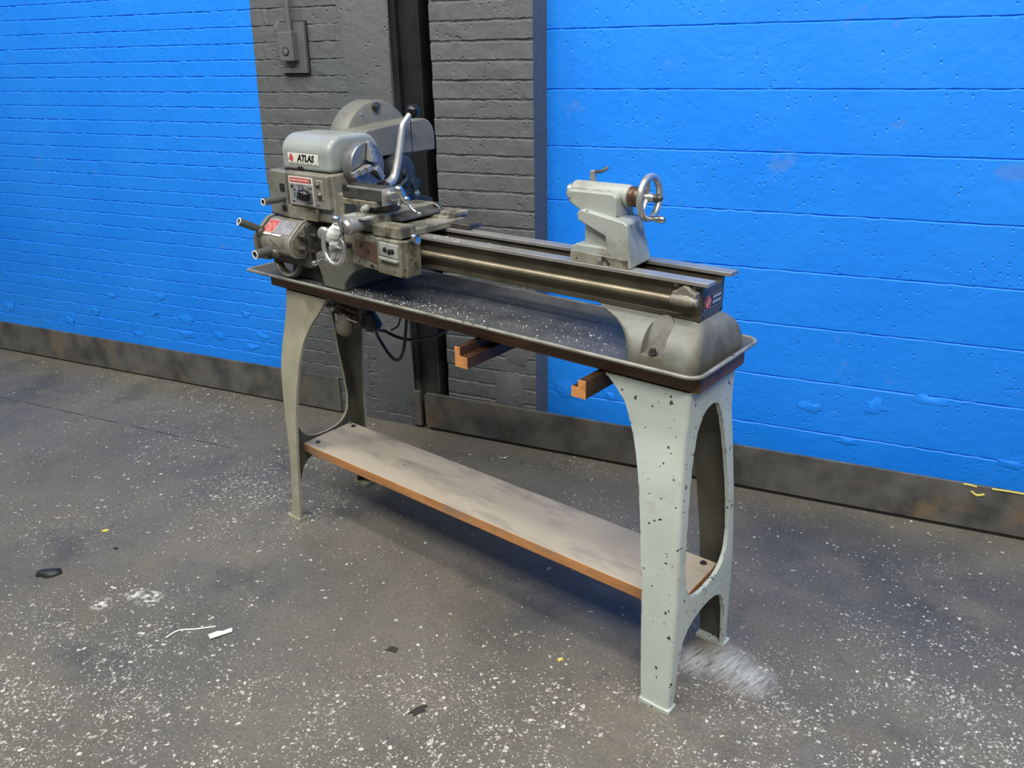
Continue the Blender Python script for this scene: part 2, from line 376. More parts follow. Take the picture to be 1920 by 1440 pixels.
def arc(cx, cy, r, a0, a1, n=8):
    return [(cx + r * cos(radians(a0 + (a1 - a0) * i / n)), cy + r * sin(radians(a0 + (a1 - a0) * i / n))) for i in range(n + 1)]
def text_mesh(s, size, mtx, shear=0.0, bold=0.0, depth=0.0006):
    c = bpy.data.curves.new('lettering', 'FONT'); c.body = s; c.size = size; c.shear = shear; c.offset = bold; c.extrude = depth
    c.align_x = 'CENTER'; c.align_y = 'CENTER'; c.resolution_u = 3
    o = bpy.data.objects.new('lettering', c); COL.objects.link(o)
    dg = bpy.context.evaluated_depsgraph_get()
    me = bpy.data.meshes.new_from_object(o.evaluated_get(dg))
    bpy.data.objects.remove(o); bpy.data.curves.remove(c)
    mb = MB(); mb.bm.from_mesh(me); bpy.data.meshes.remove(me)
    for v in mb.bm.verts: v.co = mtx @ v.co
    return mb

# ================================================================ SETTING
def struct(name, mb, material, label=None, **k):
    o = obj(name, mb, material, **k); o['kind'] = 'structure'
    if label: o['label'] = label
    return o
fl = struct('floor', MB().box(-9, 5, -6.5, 0.35, -0.12, 0), 'floor')

# ---- masonry
def brick_bm(L, H, D, nx, nz, amp, edge):
    """one masonry unit centred on the origin, face towards -Y, with wavering, rounded-off long arrises"""
    mb = MB(); bm = mb.bm; sd = random.random() * 100
    lip = .0036
    zl = [-H / 2, -H / 2 + lip] + [-H / 2 + lip + (H - 2 * lip) * k / nz for k in range(1, nz)] + [H / 2 - lip, H / 2]
    rows = []
    for j, z in enumerate(zl):
        row = []
        for i in range(nx + 1):
            x = -L / 2 + L * i / nx
            q = Vector((x * 26 + sd, (z if 1 < j < len(zl) - 2 else (1 if z > 0 else -1)) * 40, sd * .3))
            y = -amp * noise.noise(q) * min(1, i / 1.5, (nx - i) / 1.5)
            dz = 0
            if j in (0, 1, len(zl) - 2, len(zl) - 1): dz = edge * noise.noise(q * 1.9 + Vector((9, 0, 0))) * (1 if z > 0 else .5)
            if j in (0, len(zl) - 1): y += lip * .95
            row.append(bm.verts.new((x, y, z + dz)))
        rows.append(row)
    for a, b in zip(rows, rows[1:]):
        for i in range(nx): bm.faces.new((a[i], a[i + 1], b[i + 1], b[i]))
    loop = rows[0] + [r[-1] for r in rows[1:]] + rows[-1][-2::-1] + [r[0] for r in rows[-2:0:-1]]
    back = [bm.verts.new((v.co.x, D, v.co.z)) for v in loop]
    n = len(loop)
    for i in range(n): bm.faces.new((loop[i], back[i], back[(i + 1) % n], loop[(i + 1) % n]))
    return mb
def brick_meshes(mat_, n, L, H, D, nx, nz, amp, edge, name):
    out = []
    for _ in range(n):
        me = meshdata(name, brick_bm(L, H, D, nx, nz, amp, edge), sharp=22); me.materials.append(M[mat_]); out.append(me)
    return out
def lay(wall, name, meshes, x0, x1, y, L, course, zj0, zmin, zmax, jit, cut=None, gap=-0.001):
    """courses of masonry from x0 to x1; zj0 is the height of one bed joint"""
    k0 = math.floor((zmin - zj0) / course)
    k = k0; tilt = 0
    while zj0 + k * course < zmax:
        zc = zj0 + (k + .5) * course
        a0, a1 = (x0, x1) if cut is None else cut(zc)
        tilt = random.uniform(.1, .7)
        x = math.floor(a0 / L) * L + (L / 2 if k % 2 else 0) + random.uniform(-.012, .012)
        while x > a0: x -= L
        while x < a1 - .004:
            l, r = max(x, a0), min(x + L, a1)
            if r - l > .012:
                o = bpy.data.objects.new(name, random.choice(meshes)); COL.objects.link(o); o.parent = wall
                odd = random.random() < .22
                o.location = ((l + r) / 2, y + (random.uniform(-jit, jit) * 3 if odd else 0), zc + (random.uniform(-.0008, .0008) if odd else 0))
                o.scale = ((r - l - gap) / L, 1, 1)
                o.rotation_euler = (radians(tilt), 0, radians(random.uniform(-.2, .2)) if odd else 0)
            x += L
        k += 1
ZJ = 1.6828; CO = 0.0630
EDGE = lambda z: -2.4724 + (z - 1.0992) * 0.0467 if z > 1.0992 else -2.4724 + (1.0992 - z) * .050      # slanting edge of the blue paint
wl = struct('wall_left', MB().prism([(-9, 0), (EDGE(0), 0), (EDGE(1.0992), 1.0992), (EDGE(3.2), 3.2), (-9, 3.2)], 'v', 0.0045, .30), 'blue', 'blue painted brick wall left of the charcoal pillar')
wc = struct('wall_center', MB().prism([(EDGE(0), 0), (-1.7975, 0), (-1.7975, 3.2), (EDGE(3.2), 3.2), (EDGE(1.0992), 1.0992)], 'v', 0.0045, .30), 'grey', 'charcoal painted brick pillar behind the lathe headstock')
bmB = brick_meshes('blue', 14, .245, CO - .0003, .03, 12, 1, .0022, .0060, 'brick')
bmG = brick_meshes('grey', 14, .215, CO - .0010, .03, 12, 3, .0042, .0070, 'brick')
lay(wl, 'brick', bmB, -5.05, -2.46, 0, .245, CO, ZJ, .13, 1.88, .0003, cut=lambda z: (-5.05, EDGE(z)))
lay(wc, 'brick', bmG, -2.46, -1.80, 0, .215, CO, ZJ, .0, 1.85, .0006, cut=lambda z: (EDGE(z), -1.7985))
pr = struct('wall_pier', MB().box(-1.6165, -1.2035, 0.0045, .30, 0, 3.2), 'grey', 'charcoal brick pier between the black column and the blue block wall')
lay(pr, 'brick', bmG, -1.6165, -1.2035, 0, .215, .0672, 1.6753, .0, 1.85, .0007)
wr = struct('wall_right', MB().box(-1.2035, 5, .1355, .45, 0, 3.2), 'blue', 'blue painted concrete block wall right of the pier')
bmC = brick_meshes('blue', 8, .405, .2032 - .0012, .04, 14, 3, .0018, .0040, 'concrete_block')
lay(wr, 'concrete_block', bmC, -1.2035, 1.62, .130, .405, .2032, 1.641, .0, 1.85, .0003)

def patch(name, par, mat_, x, y, z, w_, h_, seed, t=.0022, wob=.22):
    r = random.Random(seed); n = 26; pts = []
    for i in range(n):
        a = 2 * pi * i / n; k = 1 + wob * noise.noise(Vector((cos(a) * 1.6 + seed, sin(a) * 1.6, seed * .7)))
        c_, s_ = cos(a), sin(a)
        e = .45 if mat_ == 'grey' else 1.0
        px = math.copysign(abs(c_) ** e, c_) * w_ / 2 * k; pz = math.copysign(abs(s_) ** e, s_) * h_ / 2 * k
        pts.append((x + px, z + pz))
    mb = MB(); bm = mb.bm
    outer = [bm.verts.new((p[0], y, p[1])) for p in pts]
    inner = [bm.verts.new((x + (p[0] - x) * .95, y - t * (1 if p[1] > z else .2), z + (p[1] - z) * .95)) for p in pts]
    for i in range(n): bm.faces.new((outer[i], outer[(i + 1) % n], inner[(i + 1) % n], inner[i]))
    bm.faces.new(inner)
    return obj(name, mb, mat_, par, sharp=70)
for i, (x, z, w_, h_) in enumerate(((-1.905, 1.60, .22, .55), (-1.915, 1.20, .20, .26), (-1.895, .30, .19, .50), (-1.91, .78, .19, .40), (-2.30, 1.62, .07, .14), (-2.10, .22, .16, .2), (-1.33, .26, .13, .17), (-1.29, .42, .10, .09))):
    patch('render_patch', wc if x < -1.7 else pr, 'grey', x, -.0008, z, w_, h_, i + 3, .0026)
for i, (x, z, w_, h_) in enumerate(((-3.10, .355, .10, .03), (-3.32, .36, .07, .024), (-3.98, .25, .09, .03), (-3.75, .325, .07, .03), (-2.71, .43, .05, .02), (-3.12, .28, .11, .028), (-3.46, .24, .08, .022), (-2.63, .33, .07, .03), (-4.45, .28, .08, .05), (-2.9, .30, .08, .03), (-2.7, .27, .09, .02), (-3.6, .43, .05, .02), (-3.25, .46, .06, .02))):
    patch('paint_flake', wl, 'blue', x, -.0018, z, w_, h_ * 1.3, i + 21, .0008, .85)
for i, (x, z, w_, h_) in enumerate(((-.14, .315, .10, .03), (.075, .36, .09, .04), (.24, .41, .10, .03), (.005, .20, .08, .02), (.52, .215, .08, .02), (-1.12, .24, .09, .06), (-.92, .24, .05, .02))):
    patch('paint_flake', wr, 'blue', x, .1283, z, w_, h_ * 1.3, i + 51, .0008, .85)
# ---- steel column standing in its slot
tr = struct('trim_1', MB().box(-1.7960, -1.6715, .030, .30, 0, 3.2), 'blacksteel', 'black painted steel column set into the brickwork', bevel=.003)
obj('column_flange', MB().box(-1.7955, -1.7680, .012, .030, 0, 3.2), 'blacksteel', tr, bevel=.002)
obj('column_lip', MB().box(-1.7700, -1.7640, .004, .030, 0, 3.2), 'blacksteel', tr, bevel=.001)
obj('column_edge', MB().box(-1.6830, -1.6715, .020, .030, 0, 3.2), 'blacksteel', tr, bevel=.001)
obj('slot_back', MB().box(-1.6715, -1.6165, .20, .30, 0, 3.2), 'dark', tr)

# ---- steel kick plates along the floor
def plate_outline(x0, x1, z0, z1, slot=False):
    return [(x0, z0), (x1, z0), (x1, z1), (x0, z1)]
bl = struct('baseboard_left', MB().box(-6.5, -2.197, -.012, -.001, .009, .179), 'kick', 'weathered steel kick plate under the left blue brick wall', bevel=.002)
br = struct('baseboard_right', MB().prism([(-1.7375, .028), (-1.7375, .165), (-1.725, .1800), (4.5, .1800), (4.5, .014), (-1.727, .014)], 'v', -.012, -.001), 'kick', 'weathered steel kick plate under the pier and the block wall', bevel=.0015)
obj('painted_gap_shade', MB().box(-1.72, 4.5, -.006, .0, .0005, .016), 'dark', br)  # near-black strips paint the line of shade under both plates
obj('painted_gap_shade', MB().box(-6.5, -2.2, -.006, .0, .0005, .011), 'dark', bl)
obj('bracket_plate', MB().box(-1.7945, -1.7600, -.010, .010, .012, .178), 'kick', br, bevel=.002)
for i, (a, b_) in enumerate((((.385, .1775), (.425, .1750)), ((.470, .1770), (.60, .1765)), ((.60, .1765), (.75, .178)))):
    obj('paint_smear', MB().tube(smoothpts([(a[0], -.0125, a[1]), ((a[0] + b_[0]) / 2, -.0125, (a[1] + b_[1]) / 2 + .0015), (b_[0], -.0125, b_[1])], 5), .0032, 6, flat=1.0), 'yellow', br)
obj('paint_smear', MB().tube(smoothpts([(.412, -.0125, .156), (.425, -.0125, .146), (.437, -.0125, .145), (.452, -.0125, .152)], 5), .0042, 6), 'yellow', br)

# ================================================================ STAND
st = thing('lathe_stand', 'lathe bench with two arched cast legs, dark board top and plywood shelf', 'stand', (-.76, 0, 0))
ZZ = [0, .12, .3, .4, .53, .65, .75, .81, .862]; HH = [.174, .168, .163, .159, .150, .140, .127, .121, .121]
def leg(zs_o, us_o, zs_i, us_i, sgn, material, label):
    t = .011; r = .011; top = .868
    H = lambda z: interp(z, ZZ, HH)
    UE = lambda z: interp(z, zs_o, us_o)
    low = [(0, .144), (.08, .138), (.145, .128), (.190, .112), (.215, .088), (.2265, .060), (.2325, .030), (.234, -.004)]
    hol = [(.292, -.004), (.2935, .030), (.298, .055), (.306, .076), (.318, .092), (.333, .104), (.352, .113), (.40, .120), (.47, .117), (.55, .108), (.62, .097), (.69, .083), (.745, .065), (.785, .042), (.797, .022), (.801, -.004)]
    def vin(z):
        if z <= .234: return interp(z, [a for a, b in low], [b for a, b in low])
        if z < .292 or z > .801: return -.004
        return interp(z, [a for a, b in hol], [b for a, b in hol])
    zs = sorted(set([round(top * i / 30, 4) for i in range(31)] + [a for a, b in low] + [a for a, b in hol] + [.2345, .2915]))
    mb = MB()
    for s in (-1, 1):
        rows = []
        for z in zs:
            ue = UE(z) - sgn * (.0003 if s > 0 else 0); ui = interp(z, zs_i, us_i); h = H(z); vi = min(vin(z), h - r - .004)
            p = [(ui, h)] + [(ue - sgn * (r - r * sin(radians(a))), h - r + r * cos(radians(a))) for a in (0, 22, 45, 68, 90)] + [(ue, vi), (ue - sgn * t, vi), (ue - sgn * t, h - t), (ui, h - t)]
            rows.append([(u, s * v, z) for u, v in p])
        f0 = len(mb.bm.faces)
        mb.strip(rows)
        mb.bm.faces.ensure_lookup_table()
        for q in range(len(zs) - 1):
            for k in (7, 8): mb.bm.faces[f0 + q * 10 + k].material_index = 1      # inward faces take the darker olive
        ue = UE(0) + sgn * .005; ui = interp(0, zs_i, us_i) - sgn * .004
        a, b = sorted((s * .179, s * .140))
        mb.box(min(ue, ui), max(ue, ui), a, b, 0, .011)
    ut, ui = UE(top) - sgn * .002, interp(top, zs_i, us_i)
    mb.box(min(ut, ui), max(ut, ui), -.118, .118, top - .009, top)
    mb.box(min(UE(.25), UE(.25) - sgn * .05), max(UE(.25), UE(.25) - sgn * .05), -.085, .085, .244, .256)
    o = obj('leg_casting', mb, material, st, bevel=.0022, seg=2, sharp=30); o.data.materials.append(M['inner_olive'])
    tag(o, label); return o
leg([0, .3, .4, .53, .65, .75, .862], [.024, .022, .018, .011, .002, -.004, -.001],
    [0, .11, .33, .53, .645, .71, .76, .80, .83, .85, .864], [-.055, -.064, -.076, -.0965, -.114, -.130, -.148, -.165, -.186, -.206, -.225], 1, 'legpaint', 'pale grey-green chipped leg casting')
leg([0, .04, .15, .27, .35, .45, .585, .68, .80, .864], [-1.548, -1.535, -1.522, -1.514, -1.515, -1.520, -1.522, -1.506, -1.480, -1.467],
    [0, .2, .4, .5, .6, .70, .765, .81, .84, .864], [-1.484, -1.470, -1.452, -1.438, -1.418, -1.388, -1.350, -1.308, -1.280, -1.262], -1, 'legpaint2', 'yellowish leg casting')
bd = MB().box(-1.545, .018, -.119, .119, .868, .905)
obj('top_board', bd, 'board', st, bevel=.006)
sh = MB()
sh.prism([(-1.4955, -.1105), (.000, -.1105), (.0, .112), (-1.4955, .112)], 'z', .2575, .292)
so = obj('shelf_board', sh, 'shelf', st, bevel=.003); tag(so, 'plywood shelf, grey worn face and orange edge')
def bolt(u, v, z, r=.006, h=.006, par=None, material='oldsteel', name='bolt', ax=(0, 0, 1)):
    a = Vector(ax)
    return obj(name, MB().rev([(0, r * 1.6), (h * .25, r * 1.6)], (u, v, z), a, 14).rev([(h * .25, r), (h, r)], (u, v, z), a, 6), material, par)
for u, v in ((-.030, .088), (-.028, -.050), (-1.455, -.075), (-1.455, .09)): bolt(u, v, .292, par=st)
# rebated pine battens under the board, ends showing past its front edge
for u in (-.640, -.268):
    L0 = -.197
    if u < -.5: prof = [(u, .812), (u + .042, .812), (u + .042, .843), (u + .018, .843), (u + .018, .8675), (u, .8675)]
    else: prof = [(u, .824), (u + .042, .824), (u + .042, .8675), (u + .022, .8675), (u + .022, .846), (u, .846)]
    if u > -.5: prof = [(u, .822), (u + .040, .822), (u + .040, .8675), (u + .019, .8675), (u + .019, .848), (u, .848)]
    o = obj('batten', MB().prism(prof, 'v', L0, .13), 'batten_shade', st, bevel=.0015)
    e = obj('batten_end', MB().prism(prof, 'v', L0 - .002, L0 + .0005), 'batten', o, bevel=.0005)
    tag(e, 'orange end, sides painted in shade')

# ================================================================ CHIP PAN
pn = thing('chip_pan', 'long dark oily steel chip pan lying on the bench top under the lathe', 'pan', (-.76, 0, .905))
def rr(u0, u1, v0, v1, r, n=5, rl=None):
    """rounded rectangle in plan"""
    if rl: return arc(u1 - r, v1 - r, r, 0, 90, n) + arc(u0 + rl, v1 - rl, rl, 90, 180, n) + arc(u0 + rl, v0 + rl, rl, 180, 270, n) + arc(u1 - r, v0 + r, r, 270, 360, n)
    return arc(u1 - r, v1 - r, r, 0, 90, n) + arc(u0 + r, v1 - r, r, 90, 180, n) + arc(u0 + r, v0 + r, r, 180, 270, n) + arc(u1 - r, v0 + r, r, 270, 360, n)
mb = MB()
lv = [(rr(-1.580, .012, -.140, .140, .03, rl=.008), .9055), (rr(-1.600, .030, -.158, .158, .034, rl=.008), .9225), (rr(-1.598, .028, -.156, .156, .033, rl=.008), .9235), (rr(-1.576, .008, -.136, .136, .028, rl=.008), .9085)]
mb.strip([[(p[0], p[1], z) for p in q] for q, z in lv])
obj('pan_tray', mb, 'pan', pn, sharp=50)
rim = [(p[0], p[1], .9215) for p in rr(-1.604, .032, -.161, .161, .032, 6, .007)]
ro = obj('rolled_rim', MB().tube(rim, .0052, 8, closed=True), 'panrim', pn, sharp=80); tag(ro, 'rubbed bright rolled rim')
for u, l in ((-.085, .035), (-.78, .05), (-1.22, .04)):
    obj('pan_seam', MB().box(u, u + .0016, -.132, -.132 + l, .9087, .9096), 'panrim', pn)

# ================================================================ LATHE
la = thing('metal_lathe', 'grey bench lathe, headstock and bed, bolted in the dark chip pan', 'lathe', (-.76, 0, .909))
# ---- bed
bed = MB()
bed.box(-1.42, -.022, -.056, -.044, 1.016, 1.099).box(-1.42, -.022, .044, .056, 1.016, 1.099)
bed.box(-1.42, -.022, -.058, -.036, 1.0125, 1.026).box(-1.42, -.022, .036, .058, 1.0125, 1.026)
for u in (-1.3, -1.0, -.75, -.5, -.26): bed.box(u, u + .02, -.05, .05, 1.02, 1.07)
bed.box(-.040, -.022, -.0555, .0555, 1.0125, 1.086)
bedo = obj('bed', bed, 'bed', la, bevel=.003)
for s, nm in ((-1, 'front flat way'), (1, 'rear flat way')):
    a, b_ = sorted((s * .0745, s * .0372))
    o = obj('way', MB().box(-1.42, 0, a, b_, 1.0985, 1.1075), 'ways', bedo, bevel=.0012); tag(o, nm + ' of ground steel')
badge = obj('badge', MB().box(-.0222, -.0205, -.046, .042, 1.0355, 1.0685), 'ink', la)
obj('badge_border', MB().tube([(-.0207, -.045, 1.0365), (-.0207, .041, 1.0365), (-.0207, .041, 1.0675), (-.0207, -.045, 1.0675)], .0007, 4, closed=True), 'silverlab', badge)
obj('red_disc', MB().rev([(0, .0148), (.0012, .0148)], (-.0206, -.026, 1.0515), (1, 0, 0), 24), 'red', badge)
obj('disc_mark', MB().box(-.0196, -.0192, -.037, -.016, 1.051, 1.0535, Matrix.Translation((0, -.026, 1.0515)) @ Matrix.Rotation(radians(38), 4, 'X') @ Matrix.Translation((0, .026, -1.0515))), 'plate_w', badge)
for z in (1.0435, 1.056): obj('silver_bar', MB().box(-.0207, -.0199, -.004, .037, z - .0008, z + .0068), 'silverlab', badge)
# ---- lead screw and its end bearing
mb = MB(); prof = []
n = 330
for i in range(n + 1):
    d = .80 * i / n; prof.append((d, .0082 if i % 2 else .0069))
obj('lead_screw', MB().rev(prof, (-.885, -.079, 1.0625), (1, 0, 0), 12), 'screw', la, sharp=89)
mb = MB().rev([(0, .009), (.004, .0125), (.044, .0125), (.048, .0105), (.052, .0105), (.055, .0085), (.066, .0085)], (-.086, -.079, 1.0625), (1, 0, 0), 20)
mb.prism([(-.078, 1.066), (-.030, 1.066), (-.026, 1.080), (-.034, 1.088), (-.043, 1.090), (-.053, 1.099), (-.060, 1.096), (-.066, 1.086), (-.080, 1.083)][::-1] if False else
         [(-.080, 1.062), (-.026, 1.062), (-.025, 1.082), (-.036, 1.086), (-.046, 1.094), (-.056, 1.096), (-.066, 1.090), (-.072, 1.083), (-.082, 1.080)], 'v', -.082, -.056)
obj('lead_screw_bearing', mb, 'head', la, bevel=.002)
for u in (-.083, -.038): bolt(u, -.056, 1.092 if u < -.05 else 1.0905, .005, .008, la, 'lathe', 'bracket_bolt', (0, -1, 0))
# ---- right foot casting: a dome swelling from the bed down to the pan
def foot(us, prof, rim_u, material, name, label=None):
    rows = []
    for z, u0, u1, h, r in prof:
        pts = []
        n = 9
        pts = rr(u0, u1, -h, h, min(r, (u1 - u0) * .49, h * .9), n)
        rows.append([(p[0], p[1], z) for p in pts])
    return obj(name, MB().strip(rows), material, la, sharp=60)
fo = foot(None, [(.909, -.172, .006, .134, .028), (.925, -.171, .010, .134, .029), (.945, -.177, .009, .131, .031), (.965, -.188, .006, .124, .034), (.982, -.206, .000, .112, .036),
      (.996, -.236, -.008, .094, .036), (1.005, -.268, -.016, .077, .030), (1.012, -.296, -.024, .060, .02)], None, 'footgrey', 'right_foot')
def carve(target, cutter):
    """cut one mesh out of another for good and drop the cutter"""
    c = bpy.data.objects.new('cutter', meshdata('cutter', cutter, OFF[la.name])); COL.objects.link(c); c.parent = la
    md = target.modifiers.new('cut', 'BOOLEAN'); md.operation = 'DIFFERENCE'; md.object = c; md.solver = 'EXACT'
    bpy.context.view_layer.update()
    dg = bpy.context.evaluated_depsgraph_get(); me = bpy.data.meshes.new_from_object(target.evaluated_get(dg))
    bm = bmesh.new(); bm.from_mesh(me)
    for f in bm.faces: f.smooth = True
    for e in bm.edges: e.smooth = not (len(e.link_faces) == 2 and e.calc_face_angle(0) > radians(24))
    bm.to_mesh(me); bm.free()
    me.update(); target.modifiers.clear(); target.data = me; target.modifiers.new('normals', 'WEIGHTED_NORMAL').keep_sharp = True; bpy.data.objects.remove(c)
nic = [(-.127, .9385), (-.069, .9385), (-.069, .985)] + arc(-.098, .990, .029, 0, 180, 10) + [(-.127, .985)]
nb = MB()
def bk(z): return -.109 + max(0, z - .960) * .68
nb.strip([[(u, -.25, z) for u, z in nic], [(u, bk(z), z) for u, z in nic]])
carve(fo, nb)
obj('niche_face', MB().strip([[(u, bk(z) - .0006, z) for u, z in nic], [(u, bk(z) + .004, z) for u, z in nic]]), 'guard', la)  # recess back takes a darker enamel to suggest its shade
bolt(-.098, -.125, .944, .007, .012, la, 'oldsteel', 'foot_bolt')
# ---- left foot
lf = [(-1.262, .909), (-1.165, .909), (-1.155, .936), (-1.135, .958), (-1.105, .980), (-1.06, .999), (-1.005, 1.013), (-1.30, 1.013), (-1.285, .98), (-1.27, .94)]
obj('left_foot', MB().prism(lf, 'v', -.118, .118), 'guard', la, bevel=.006)  # darker enamel on this foot imitates the shadow it stands in
obj('left_foot_base', MB().prism([(-1.46, .909), (-1.265, .909), (-1.29, 1.013), (-1.44, 1.013)], 'v', -.09, .118), 'oldsteel', la, bevel=.005)

# ---- headstock
obj('headstock_base', MB().box(-1.400, -1.185, -.105, .10, 1.107, 1.252), 'head', la, bevel=.007, seg=3)
hf = MB().prism([(-1.384, 1.149), (-1.192, 1.149), (-1.192, 1.250), (-1.384, 1.250)], 'v', -.121, -.09)
hfo = obj('speed_panel', hf, 'head', la, bevel=.006, seg=3)
obj('headstock_skirt', MB().prism([(-1.400, 1.108), (-1.262, 1.108), (-1.252, 1.148), (-1.400, 1.150)], 'v', -.117, -.09), 'lathe_dirty', la, bevel=.004)
obj('headstock_web', MB().prism([(-.10, 1.107), (.10, 1.107), (.095, 1.20), (-.095, 1.20)], 'u', -1.40, -1.155), 'lathe_dirty', la, bevel=.006)
gc = MB().prism([(-1.486, 1.114), (-1.398, 1.107), (-1.398, 1.250), (-1.470, 1.252), (-1.482, 1.243), (-1.486, 1.225)], 'v', -.119, .12)
gco = obj('gear_cover', gc, 'guard', la, bevel=.008, seg=3)
for z, hgt in ((1.188, .024), (1.128, .018)):
    obj('cover_slot', MB().box(-1.424, -1.402, -.1205, -.105, z, z + hgt), 'dark', gco)
# speed plate
ca = obj('speed_plate', MB().box(-1.3705, -1.2575, -.1228, -.1208, 1.157, 1.2395), 'plate_w', la)
obj('plate_field', MB().box(-1.3685, -1.2595, -.1234, -.1226, 1.1595, 1.2185), 'plate_grey', ca)
obj('red_strip', MB().box(-1.3655, -1.2720, -.1234, -.1226, 1.2225, 1.2365), 'red', ca)
mb = MB()
for i in range(9): mb.box(-1.359 + i * .0095, -1.3535 + i * .0095 + .002 * (i % 2), -.1238, -.1232, 1.2280, 1.2312)
obj('strip_marks', mb, 'plate_w', ca)
mb = MB(); rnd = random.Random(3)
mb.box(-1.269, -1.264, -.1238, -.1226, 1.2225, 1.2365)
for i in range(26):
    u = rnd.uniform(-1.366, -1.268); z = rnd.choice([1.162, 1.168, 1.175, 1.182, 1.190, 1.198, 1.206, 1.212])
    a = rnd.uniform(.003, .009); mb.box(u, min(u + a, -1.2605), -.1238, -.1232, z, z + rnd.uniform(.002, .005))
mb.box(-1.362, -1.352, -.1238, -.1232, 1.204, 1.2135); mb.box(-1.349, -1.345, -.1238, -.1232, 1.178, 1.194); mb.box(-1.34, -1.282, -.1238, -.1232, 1.1705, 1.1725)
obj('plate_marks', mb, 'ink', ca)
kn = MB().rev([(0, .006), (.012, .006)], (-1.281, -.121, 1.188), (0, -1, 0), 14).ball((-1.283, -.140, 1.190), .0225, 20, (1.1, .75, .82))
ko = obj('speed_knob', kn, 'bakelite', la, sharp=80); tag(ko, 'glossy black oval knob')
for u, z, r in ((-1.232, 1.222, .0085), (-1.226, 1.192, .011)):
    obj('plunger', MB().rev([(0, r), (.006, r), (.010, r * .7), (.013, r * .3)], (u, -.120, z), (0, -1, 0), 18), 'oldsteel', la)
obj('plunger_boss', MB().box(-1.244, -1.214, -.1245, -.119, 1.178, 1.236), 'head', la, bevel=.003)
bolt(-1.243, -.121, 1.166, .004, .004, la, 'steel', 'panel_screw', (0, -1, 0))
# headstock cover with its arched end
cv = [(-.100, 1.252), (-.098, 1.300)] + [(-.100 + .062 * (1 - cos(radians(a))), 1.300 + .058 * sin(radians(a))) for a in range(10, 91, 10)] 
cvp = cv + [(-a, b) for a, b in reversed(cv)]
obj('headstock_cover', MB().prism(cvp, 'u', -1.428, -1.198), 'cover', la, bevel=.014, seg=4)
obj('cover_gap', MB().box(-1.42, -1.205, -.098, .098, 1.249, 1.2545), 'dark', la)
npl = obj('name_plate', MB().box(-1.391, -1.247, -.1012, -.0990, 1.2725, 1.3035), 'plate_w', la, bevel=.001, seg=1)
TM = Matrix.Translation((-1.3065, -.1013, 1.2900)) @ Matrix.Rotation(radians(90), 4, 'X')
obj('lettering', text_mesh('ATLAS', .0265, TM, .28, .0013), 'ink', npl, sharp=20)
mb = MB().ball((-1.374, -.1013, 1.2895), .0105, 16, (.95, .08, 1.0)).prism([(-1.379, 1.297), (-1.369, 1.297), (-1.371, 1.3025), (-1.377, 1.3025)], 'v', -.1017, -.1005)
obj('red_emblem', mb, 'red', npl)
mb = MB()
for i in range(16): mb.box(-1.386 + i * .0086, -1.386 + i * .0086 + rnd.uniform(.003, .0065), -.1016, -.1010, 1.2752, 1.2772)
mb.box(-1.388, -1.3845, -.1016, -.101, 1.284, 1.288).box(-1.2525, -1.250, -.1016, -.101, 1.284, 1.2865)
obj('plate_print', mb, 'ink', npl)
mb = MB().ball((-1.343, -.1005, 1.2610), .0055, 10, (1.3, .3, 1)).ball((-1.330, -.1005, 1.2615), .0060, 10, (1.2, .3, 1))
obj('paint_mark', mb, 'ink', la)
# ---- chuck
mb = MB().rev([(0, .048), (.010, .048), (.010, .0635), (.014, .0655), (.050, .0655), (.054, .0625), (.054, .020), (.053, .0195), (.053, .001)], (-1.196, -.002, 1.272), (1, 0, 0), 48, cap=False)
ch = obj('chuck', mb, 'chuck', la, sharp=28)
obj('chuck_bore', MB().rev([(0, .0195), (.0006, .0195)], (-1.1428, -.002, 1.272), (1, 0, 0), 24), 'dark', ch)  # flat near-black disc paints the shade of an open bore
for k, a in enumerate((80, 200, 320)):
    ca_, sa_ = cos(radians(a)), sin(radians(a))
    B = Matrix(((1, 0, 0), (0, ca_, -sa_), (0, sa_, ca_))).to_4x4()   # local y runs out along the jaw
    T = Matrix.Translation((-1.142, -.002, 1.272)) @ B
    jb = MB()
    jb.box(-.006, .009, .013, .068, -.0085, .0085, T).box(.008, .020, .010, .047, -.0085, .0085, T).box(.019, .029, .010, .028, -.0085, .0085, T)
    obj('chuck_jaw', jb, 'steel', ch, bevel=.0012)
    obj('jaw_slot', MB().box(-.0052, .0006, .012, .062, -.0125, .0125, T), 'dark', ch)
# ---- belt guard arm and countershaft drum
ga = [(.085, 1.274), (.387, 1.272)] + [(.387 - .052 * (1 - cos(radians(a))), 1.318 + .058 * sin(radians(a))) for a in range(0, 91, 15)] + [(.20, 1.368), (.085, 1.357)]
obj('belt_guard', MB().prism(ga, 'u', -1.365, -1.24), 'guard', la, bevel=.006, seg=3)
obj('guard_seam', MB().box(-1.2402, -1.2388, .276, .2785, 1.273, 1.374), 'dark', la)
mb = MB().rev([(0, .136), (.004, .146), (.012, .151), (.078, .151), (.088, .147), (.092, .138), (.092, .02)], (-1.432, .230, 1.286), (1, 0, 0), 56, cap=True)
dr = obj('pulley_guard', mb, 'guard', la, sharp=40)
obj('shaft_end', MB().rev([(0, .013), (.012, .013), (.012, .008), (.020, .008)], (-1.341, .218, 1.418), (1, 0, 0), 16), 'oldsteel', dr)
bolt(-1.341, .160, 1.398, .004, .005, dr, 'steel', 'guard_screw', (1, 0, 0))
